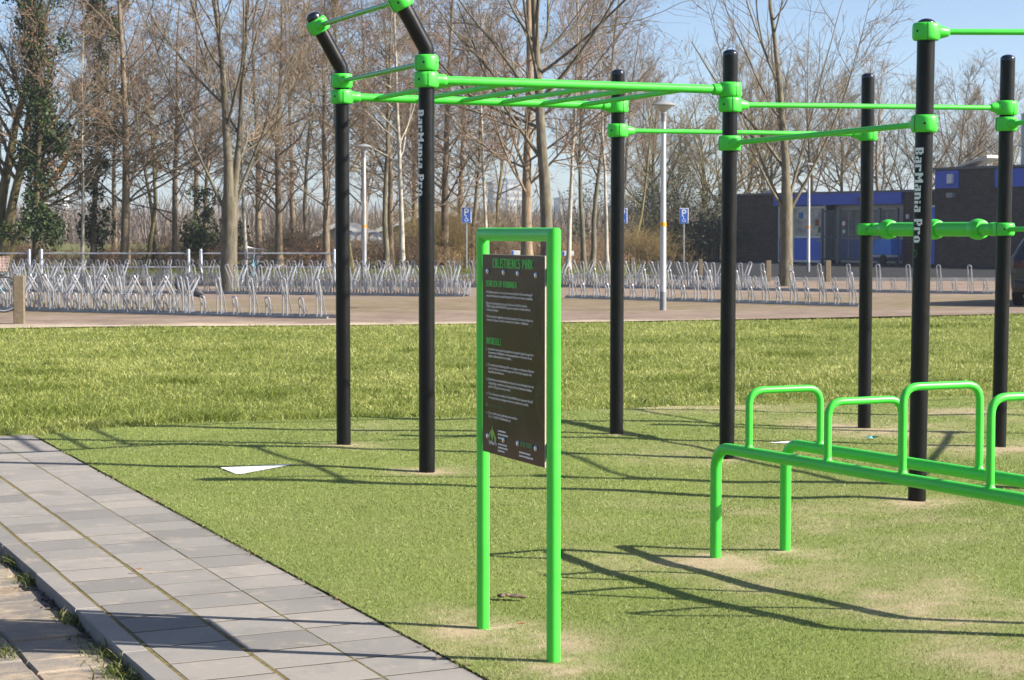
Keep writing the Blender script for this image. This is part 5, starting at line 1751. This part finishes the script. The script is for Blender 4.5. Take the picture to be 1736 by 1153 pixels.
# ------------------------------------------------------------------ parked car at the right edge
def car():
    root = empty('parked_car', (0, 0, 0), 0, 'dark blue-black car parked at the right edge behind the rear black post', 'car')
    paint = simple('dark_car_paint', (.010, .012, .020), .25, coat=.6, var=.1, scale=1)
    glass = simple('car_glass', (.012, .016, .022), .08, spec=.7, var=.1, scale=1)
    L_, W_ = 4.4, 1.80
    # cross-sections from rear (x=0) to front: (x, bottom, belt, roof, half width at belt, half width at roof)
    secs = [(.00, .42, .92, .94, .74, .70), (.05, .30, .98, 1.02, .84, .74), (.22, .24, 1.00, 1.34, .88, .66), (.45, .22, 1.00, 1.46, .90, .64), (1.2, .21, .98, 1.52, .90, .64), (2.1, .21, .96, 1.50, .90, .63),
            (2.75, .21, .95, 1.34, .90, .62), (3.25, .22, .93, 1.00, .89, .66), (3.9, .24, .82, .86, .86, .66), (4.3, .32, .68, .72, .76, .58), (4.4, .40, .58, .60, .62, .5)]
    n = 12
    mb = MB()
    for x_, zb, zm, zr, wb, wr in secs:
        ring = [(-wb * .96, zb), (-wb * 1.0, zb + .12), (-wb * 1.02, (zb + zm) / 2 + .08), (-wb, zm), (-wr, zr - .04), (-wr * .86, zr)]
        ring = ring + [(-a, b) for a, b in ring[::-1]]
        mb.v += [(x_, a, b) for a, b in ring]
    for k in range(len(secs) - 1):
        for j in range(n):
            mb.f.append((k * n + j, k * n + (j + 1) % n, (k + 1) * n + (j + 1) % n, (k + 1) * n + j))
    mb.f += [tuple(range(n)), tuple((len(secs) - 1) * n + j for j in range(n - 1, -1, -1))]
    body = mb.build('body', paint, root, sharp=35)
    def win(name, pts):
        MB().add(pts, [tuple(range(len(pts)))]).build(name, glass, root, smooth=False)
    win('rear_window', [(.055, -.70, 1.03), (.055, .70, 1.03), (.225, .60, 1.325), (.225, -.60, 1.325)][::-1])
    for s_ in (-1, 1):
        win('side_window', [(.50, s_ * .895, 1.02), (1.55, s_ * .895, 1.0), (1.55, s_ * .672, 1.43), (.62, s_ * .678, 1.41)])
        win('side_window', [(1.62, s_ * .895, 1.0), (2.95, s_ * .89, .98), (2.60, s_ * .68, 1.33), (1.62, s_ * .67, 1.43)])
        MB().box((.02, s_ * .70, .86), (.05, .22, .16), bev=.02).build('tail_light', simple('tail_red', (.05, .005, .006), .25), root)
        for x_ in (.82, 3.55):
            w_ = empty('wheel'); w_.parent = root
            Mw = Matrix.Translation((x_, s_ * .80, .32)) @ Matrix.Rotation(math.pi / 2, 4, 'X')
            MB().lathe([(.20, -.105), (.29, -.105), (.32, -.08), (.32, .08), (.29, .105), (.20, .105)], 24, Mw, closed=True).build('tyre', RUBBER, w_)
            MB().lathe([(0, -.09), (.10, -.10), (.205, -.085), (.205, .085), (.10, .10), (0, .09)], 20, Mw).build('rim', CHROME, w_)
    MB().box((-.005, 0, .44), (.10, 1.60, .20), bev=.04).build('bumper', simple('bumper_dark', (.018, .020, .026), .4), root)
    MB().box((-.060, 0, .545), (.012, 1.50, .018)).build('bumper_strip', simple('strip_blue', (.05, .07, .12), .25), root, smooth=False)
    pl = MB().box((-.012, 0, .70), (.02, .52, .115)).build('number_plate', simple('plate_yellow', (.55, .40, .04), .4), root, smooth=False)
    MB().box((-.025, .235, .70), (.006, .05, .105)).build('plate_band', BLUE_M, pl, smooth=False)
    return root
cr = car()
cr.location = (atY(1786, 41.5), 41.5, 0)
cr.rotation_euler = (0, 0, math.radians(68))

# ------------------------------------------------------------------ school building
def m_darkbrick():
    t = NT('dark_brown_brick')
    co = t.coord('Object')
    br = t.n('ShaderNodeTexBrick')
    br.inputs['Scale'].default_value = 1.0
    br.inputs['Brick Width'].default_value = .22; br.inputs['Row Height'].default_value = .075; br.inputs['Mortar Size'].default_value = .006
    br.inputs['Color1'].default_value = (.060, .046, .040, 1); br.inputs['Color2'].default_value = (.105, .080, .066, 1); br.inputs['Mortar'].default_value = (.075, .068, .062, 1)
    mp = t.n('ShaderNodeMapping'); mp.inputs['Rotation'].default_value = (math.pi / 2, 0, 0)
    t.l(co, mp.inputs[0]); t.l(mp.outputs[0], br.inputs['Vector'])
    t.base(t.mix(1.0, br.outputs['Color'], t.ramp(t.noise(co, 1.2, 4), [(.3, (.8,) * 3), (.7, (1.2,) * 3)]), 'MULTIPLY'))
    t.set(Roughness=.9, Specular_IOR_Level=.2)
    return t.m
BRICK = m_darkbrick()
FASC = simple('blue_fascia', (.035, .100, .60), .45, var=.08, scale=2)
PANELB = simple('blue_door_panel', (.045, .165, .80), .4, var=.06, scale=3)
WFRAME = simple('white_frame', (.80, .81, .82), .5, var=.05)
def m_window():
    t = NT('school_glass')
    co = t.coord('Object')
    t.base(t.ramp(t.noise(co, 1.1, 3, .6), [(.32, (.22, .22, .21)), (.5, (.52, .49, .42)), (.68, (.78, .74, .64))]))
    t.set(Roughness=.08, Specular_IOR_Level=.4)
    return t.m
WGLASS = m_window()
ROOFM = simple('grey_roof_felt', (.16, .16, .17), .9, var=.15)
# front wall: from the left end (far) to the right (nearer); local x runs along it, local -y is its face
BA = Vector((atY(1222, 104), 104, 0)); BB_ = Vector((atY(1606, 90.5), 90.5, 0))
bd = (BB_ - BA); BL = bd.length; brz = math.atan2(bd.y, bd.x)
school = empty('school_building', BA, brz, 'low dark brick school with blue roof edge, blue doors and taller right block', 'building')
def along(px):
    """distance along the front wall seen at column px"""
    k = (px - CX) / FOC
    ux, uy = bd.x / BL, bd.y / BL
    return (k * BA.y - BA.x) / (ux - k * uy)
def sbox(name, x0, x1, y0, y1, z0, z1, mat, parent=None):
    return MB().box(((x0 + x1) / 2, (y0 + y1) / 2, (z0 + z1) / 2), (x1 - x0, y1 - y0, z1 - z0)).build(name, mat, parent or school, smooth=False)
HT_ = 3.25
xw0, xw1, xw2, xw3 = along(1317), along(1395), along(1530), along(1606)
sbox('wall', 0, xw0, 0, 9, -.1, HT_, BRICK)
sbox('wall', xw2, BL, 0, 9, -.1, HT_, BRICK)
sbox('wall', xw0, xw2, .9, 9, -.1, HT_ - .01, BRICK)
roof_ = sbox('roof', -.12, BL - .02, -.10, 9.1, HT_, HT_ + .10, ROOFM)
sbox('fascia', xw0 - .15, xw2, -.14, .895, HT_ - .52, HT_ - .004, FASC)
# glazed door front
gz = xw1 - xw0
fr = sbox('door_front', xw0 + .01, xw1, .12, .16, 0, HT_ - .53, simple('inner_dark', (.03, .03, .03), .8))
for k in range(4):
    xx_ = xw0 + gz * k / 3
    sbox('frame_post', xx_ - .05 + .06 * (k == 0), xx_ + .05 + .02 * (k == 3) , .04, .118, 0, HT_ - .53, WFRAME)
for z_ in (.06, 1.22, HT_ - .62):
    sbox('frame_rail', xw0 + .02, xw1 - .02, .05, .117, z_ - .055, z_ + .055, WFRAME)
for k in range(3):
    x0_, x1_ = xw0 + gz * k / 3 + .055, xw0 + gz * (k + 1) / 3 - .055
    sbox('door_panel', x0_, x1_, .085, .119, .12, 1.16, PANELB)
    sbox('window_pane', x0_, x1_, .095, .119, 1.28, HT_ - .68, WGLASS)
sbox('letter_slot', xw1 - .55, xw1 - .2, .07, .083, 1.02, 1.09, simple('slot_grey', (.35, .35, .33), .4))
# notices behind the glass
for k, (u, z_, c_) in enumerate(((.45, 2.1, (.05, .22, .55)), (.78, 2.15, (.60, .60, .58)), (.80, 1.75, (.30, .10, .04)), (.86, 1.42, (.05, .16, .06)))):
    sbox('notice', xw0 + gz * u, xw0 + gz * u + .28, .080, .092, z_, z_ + .3, simple('notice_%d' % k, c_, .7))
# recessed window band behind the gate
nb = 6
sbox('window_frame', xw1 + .02, xw2 - .02, .74, .80, .02, HT_ - .53, WFRAME)
for k in range(nb):
    x0_ = xw1 + .10 + (xw2 - xw1 - .16) * k / nb; x1_ = xw1 + .02 + (xw2 - xw1 - .16) * (k + 1) / nb
    sbox('window_pane', x0_, x1_, .725, .738, 1.28, HT_ - .75, WGLASS)
    sbox('window_panel', x0_, x1_, .72, .738, .15, 1.12, PANELB)
# blue side door and details on the right part of the wall
sbox('side_door', along(1579), along(1591), -.05, -.003, .05, 2.55, PANELB)
sbox('door_head', along(1577.5), along(1592.5), -.06, -.004, 2.552, 2.64, WFRAME)
sbox('down_pipe', along(1607) - .08, along(1607), -.10, -.003, 0, HT_ - .02, simple('grey_pipe', (.16, .16, .165), .5))
sbox('wall_lamp', along(1531) + .25, along(1531) + .38, -.10, -.003, 2.05, 2.25, WFRAME)
sbox('alarm_box', along(1463) - .2, along(1463) + .2, -.22, -.142, HT_ - .36, HT_ - .22, simple('alarm_dark', (.08, .03, .03), .5))
# taller right block
bx0 = along(1609)
sbox('tall_wall', bx0, bx0 + 16, -.9, 7, -.1, 4.15, BRICK)
sbox('tall_roof', bx0 - .1, bx0 + 16, -1.0, 7.1, 4.152, 4.25, ROOFM)
sbox('blue_panel', bx0 + .05, along(1650), -.96, -.903, 3.35, 4.10, FASC)
sbox('vent_box', bx0 + .9, bx0 + 1.2, -1.10, -.962, 3.55, 3.95, WFRAME)
sbox('flood_light', bx0 + .9, bx0 + 1.25, -1.12, -.903, 2.95, 3.15, simple('flood_grey', (.30, .31, .33), .4))
sbox('blue_panel', along(1712), along(1712) + 8, -.96, -.903, 3.35, 4.10, FASC)
sbox('yellow_plate', along(1724), along(1724) + .2, -.93, -.903, 2.05, 2.4, simple('yellow_plate', (.50, .30, .02), .5))
sbox('hatch', along(1592.5), bx0 - .12, -.35, -.003, 1.55, 1.62, simple('grey_ledge', (.3, .3, .3), .6))
pipe_ = Matrix.Translation((along(1724), .6, 0))
MB().lathe([(.33, 4.25), (.33, 5.05), (.44, 5.06), (.44, 5.12), (.33, 5.13), (.33, 6.45), (.0, 6.45)], 20, pipe_).build('roof_pipe', simple('zinc_pipe', (.33, .36, .40), .4, metal=.4), school)
MB().box((bx0 + 1.4, .3, 4.48), (1.9, .9, .12), Matrix.Rotation(-.22, 3, 'Y').to_4x4()).build('roof_hatch', simple('pale_hatch', (.55, .50, .42), .6), school, smooth=False)
sbox('roof_vent', -.0 + .9, 1.9, 2, 2.6, HT_ + .10, HT_ + .28, simple('vent_pale', (.4, .42, .43), .5))

# bar gate in front of the recess
gate = empty('bar_gate', BA, brz, 'grey steel bar gate standing before the school windows', 'gate')
GATE = simple('grey_gate_steel', (.16, .18, .20), .5, metal=.4)
def gbox(name, x0, x1, y0, y1, z0, z1, mat=GATE):
    return MB().box(((x0 + x1) / 2, (y0 + y1) / 2, (z0 + z1) / 2), (x1 - x0, y1 - y0, z1 - z0)).build(name, mat, gate, smooth=False)
gx0, gx1 = along(1399), along(1529)
for k, px in enumerate((1400, 1428, 1497, 1527)):
    gbox('gate_post', along(px) - .06, along(px) + .06, -.30, -.18, 0, 2.55)
for z_ in (.16, 1.20, 2.40):
    gbox('gate_rail', gx0 + .08, gx1 - .08, -.262, -.218, z_, z_ + .06)
nbars = 44
bm_ = MB().box((0, 0, 1.3), (.035, .02, 2.3)).mesh('bar', GATE, smooth=False)
for k in range(nbars):
    link('bar', bm_, gate, (gx0 + .2 + (gx1 - gx0 - .4) * k / (nbars - 1), -.285, 0))
rd = MB().lathe([(.17, -.01), (.17, .01)], 20, Matrix.Translation((along(1439), -.33, 1.85)) @ Matrix.Rotation(math.pi / 2, 4, 'X')).build('round_sign', simple('sign_red', (.40, .06, .05), .5), gate)
MB().lathe([(.115, -.012), (.115, .0125)], 18, Matrix.Translation((along(1439), -.333, 1.85)) @ Matrix.Rotation(math.pi / 2, 4, 'X')).build('sign_face', SIGNW, rd)
MB().lathe([(.10, -.01), (.10, .01)], 18, Matrix.Translation((along(1439), -.33, 1.48)) @ Matrix.Rotation(math.pi / 2, 4, 'X')).build('round_sign', SIGNW, gate)

# blue play trailer seen through the gate
tr_ = empty('blue_cart', BA + Vector((bd.x / BL * along(1508), bd.y / BL * along(1508), 0)) + Vector((-.84, -.54, 0)) * .62, brz, 'bright blue cart with dark wheels parked at the gate', 'cart')
MB().prism([(-1.0, .45), (1.0, .45), (1.0, 1.15), (.2, 1.15), (-1.0, .70)], -.25, .25, Matrix.Rotation(math.pi / 2, 4, 'X')).build('body', simple('cart_blue', (.02, .22, .75), .4), tr_, smooth=False)
for x_ in (-.6, .55):
    MB().lathe([(0, -.05), (.2, -.05), (.22, -.03), (.22, .03), (.2, .05), (0, .05)], 18, Matrix.Translation((x_, -.30, .22)) @ Matrix.Rotation(math.pi / 2, 4, 'X')).build('wheel', RUBBER, tr_)
MB().box((0, -.02, .38), (2.0, .4, .10)).build('chassis', simple('cart_white', (.6, .62, .65), .4), tr_, smooth=False)

# dark board fence left of the school
fx0 = Vector((atY(1078, 106.5), 106.5, 0)); fx1 = BA + Vector((-.05, .1, 0))
fd = fx1 - fx0; FL = fd.length
bf = empty('board_fence', fx0, math.atan2(fd.y, fd.x), 'dark vertical board fence between the golden shrub and the school wall', 'fence')
nb_ = 34
BOARD = simple('dark_stained_board', (.070, .055, .042), .9, var=.3, scale=3, rnd=.25)
bmesh_ = MB().box((0, 0, .98), (FL / nb_ - .015, .022, 2.0)).mesh('board', BOARD, smooth=False)
rq = random.Random(4)
for k in range(nb_):
    link('board', bmesh_, bf, (FL * (k + .5) / nb_, rq.uniform(-.004, .012), rq.uniform(-.03, .03)))
for z_ in (.4, 1.6):
    MB().box((FL / 2, .045, z_), (FL, .04, .09)).build('rail', BOARD, bf, smooth=False)
for x_ in (.1, FL * .5, FL - .1):
    MB().box((x_, .10, 1.0), (.09, .07, 2.1)).build('post', BOARD, bf, smooth=False)
pp_ = MB().box((0, 0, 1.4), (.13, .13, 3.0), bev=.01).build('timber_pole', M_WOOD, loc=(atY(1187, 104.8), 104.8, 0))
prop(pp_, 'thin weathered timber pole standing up behind the board fence', 'pole')

# ------------------------------------------------------------------ far buildings
ROOFG = simple('dark_grey_roofing', (.075, .075, .082), .8, var=.12, scale=.5)
VERGE = simple('white_verge_board', (.66, .66, .66), .5)
WALLG = simple('grey_green_cladding', (.17, .19, .18), .8, var=.15, scale=.6)
def hall(px0, px1, Y, z_eave, z_ridge, depth, label, wall=WALLG):
    """gabled hall with the gable to the viewer"""
    x0, x1 = atY(px0, Y), atY(px1, Y)
    root = empty('gabled_hall', ((x0 + x1) / 2, Y, 0), 0, label, 'building', 'far halls seen between the trees')
    w = (x1 - x0) / 2
    Mx = Matrix.Rotation(math.pi / 2, 4, 'X')
    MB().prism([(-w, -.1), (w, -.1), (w, z_eave), (0, z_ridge), (-w, z_eave)], -depth, 0, Mx).build('wall', wall, root, smooth=False)
    for s_ in (-1, 1):
        d_ = Vector((-s_ * w, 0, z_ridge - z_eave)); n_ = Vector((s_ * (z_ridge - z_eave), 0, w)).normalized()
        a_ = Vector((s_ * (w + .4), -.4, z_eave - (z_ridge - z_eave) / w * .4)) + n_ * .03; b_ = Vector((0, -.4, z_ridge)) + n_ * .03
        mb = MB()
        vs = [a_, b_, b_ + Vector((0, depth + .8, 0)), a_ + Vector((0, depth + .8, 0))]
        mb.add(vs + [v + n_ * .18 for v in vs], [(0, 1, 2, 3), (7, 6, 5, 4), (0, 4, 5, 1), (1, 5, 6, 2), (2, 6, 7, 3), (3, 7, 4, 0)])
        mb.build('roof_slope', ROOFG, root, smooth=False)
        vs = [a_ + Vector((0, -.06, -.10)), b_ + Vector((0, -.06, -.10)), b_ + Vector((0, -.06, .22)), a_ + Vector((0, -.06, .22))]
        mb = MB().add(vs + [v + Vector((0, .05, 0)) for v in vs], [(0, 1, 2, 3), (7, 6, 5, 4), (0, 4, 5, 1), (1, 5, 6, 2), (2, 6, 7, 3), (3, 7, 4, 0)])
        mb.build('verge_board', VERGE, root, smooth=False)
    return root
hall(626, 862, 150, 1.2, 3.0, 14, 'dark grey gabled hall with white verge seen right of the first lamp post')
hall(531, 623, 152, 1.0, 1.95, 14, 'small grey gabled hall with white verge left of the first lamp post')
# pale tower blocks far away
FLATW = simple('pale_render', (.62, .62, .62), .8, var=.06, scale=.2)
FLATG = simple('grey_blue_render', (.42, .46, .52), .8, var=.06, scale=.2)
def tower(px0, px1, Y, ytop, label, mat, rows, cols):
    x0, x1 = atY(px0, Y), atY(px1, Y)
    hh = H + (390 - ytop) / FOC * Y
    root = empty('tower_block', ((x0 + x1) / 2, Y, 0), .12, label, 'building', 'pale far tower blocks')
    w = x1 - x0
    MB().box((0, 7, hh / 2), (w, 14, hh)).build('wall', mat, root, smooth=False)
    wm = MB().box((0, 0, 0), (w / cols * .55, .12, hh / rows * .45)).mesh('window', simple('far_window', (.34, .37, .41), .5), smooth=False)
    for r_ in range(rows):
        for c_ in range(cols):
            link('window', wm, root, (-w / 2 + w * (c_ + .5) / cols, -.05, hh * (r_ + .5) / rows))
    MB().box((0, 7, hh + .3), (w + .4, 14.4, .6)).build('roof', FLATG, root, smooth=False)
tower(836, 857, 620, 312, 'grey-blue tower block far away left of the tall plaza tree', FLATG, 9, 4)
tower(860, 886, 640, 305, 'white tower block far away behind the dark trunk left of the plaza tree', FLATW, 9, 5)
tower(950, 978, 600, 338, 'white tower block far away behind the birch', FLATW, 7, 5)
tower(70, 110, 600, 330, 'white flat block far away between the two ivy trunks', FLATW, 5, 7)
# dark blue humped containers by the far hall
for k, (px, w_) in enumerate(((597, 1.15), (612, 1.15), (634, 1.2))):
    Y = 118
    mb = MB().lathe([(.50 * w_, -.1), (.54 * w_, .5), (.56 * w_, .95), (.46 * w_, 1.25), (.25 * w_, 1.42), (0, 1.46)], 18)
    o = mb.build('dome_container', simple('navy_container', (.035, .055, .10), .35), loc=(atY(px, Y), Y, 0))
    prop(o, ('leftmost', 'middle', 'rightmost')[k] + ' of three navy dome-topped containers behind the first lamp post', 'container', 'navy containers on the far grass')
    MB().lathe([(.20, 0), (.20, .03), (0, .03)], 14, Matrix.Translation((0, -.50 * w_, 1.08)) @ Matrix.Rotation(math.pi * .38, 4, 'X')).build('hatch', simple('hatch_pale', (.30, .34, .40), .4), o)

# ------------------------------------------------------------------ hazy air
hz_ = NT('hazy_air')
hz_.t.nodes.remove(hz_.b)
pv = hz_.n('ShaderNodeVolumePrincipled')
pv.inputs['Color'].default_value = (.80, .88, 1.0, 1)
pv.inputs['Density'].default_value = .00035
pv.inputs['Anisotropy'].default_value = .3
hz_.l(pv.outputs[0], hz_.t.nodes['Material Output'].inputs['Volume'])
hb_ = MB().box((0, 620, 14), (1820, 1400, 30.4)).build('haze', hz_.m, smooth=False)
prop(hb_, 'thin pale haze over the whole place', 'haze', kind='stuff')
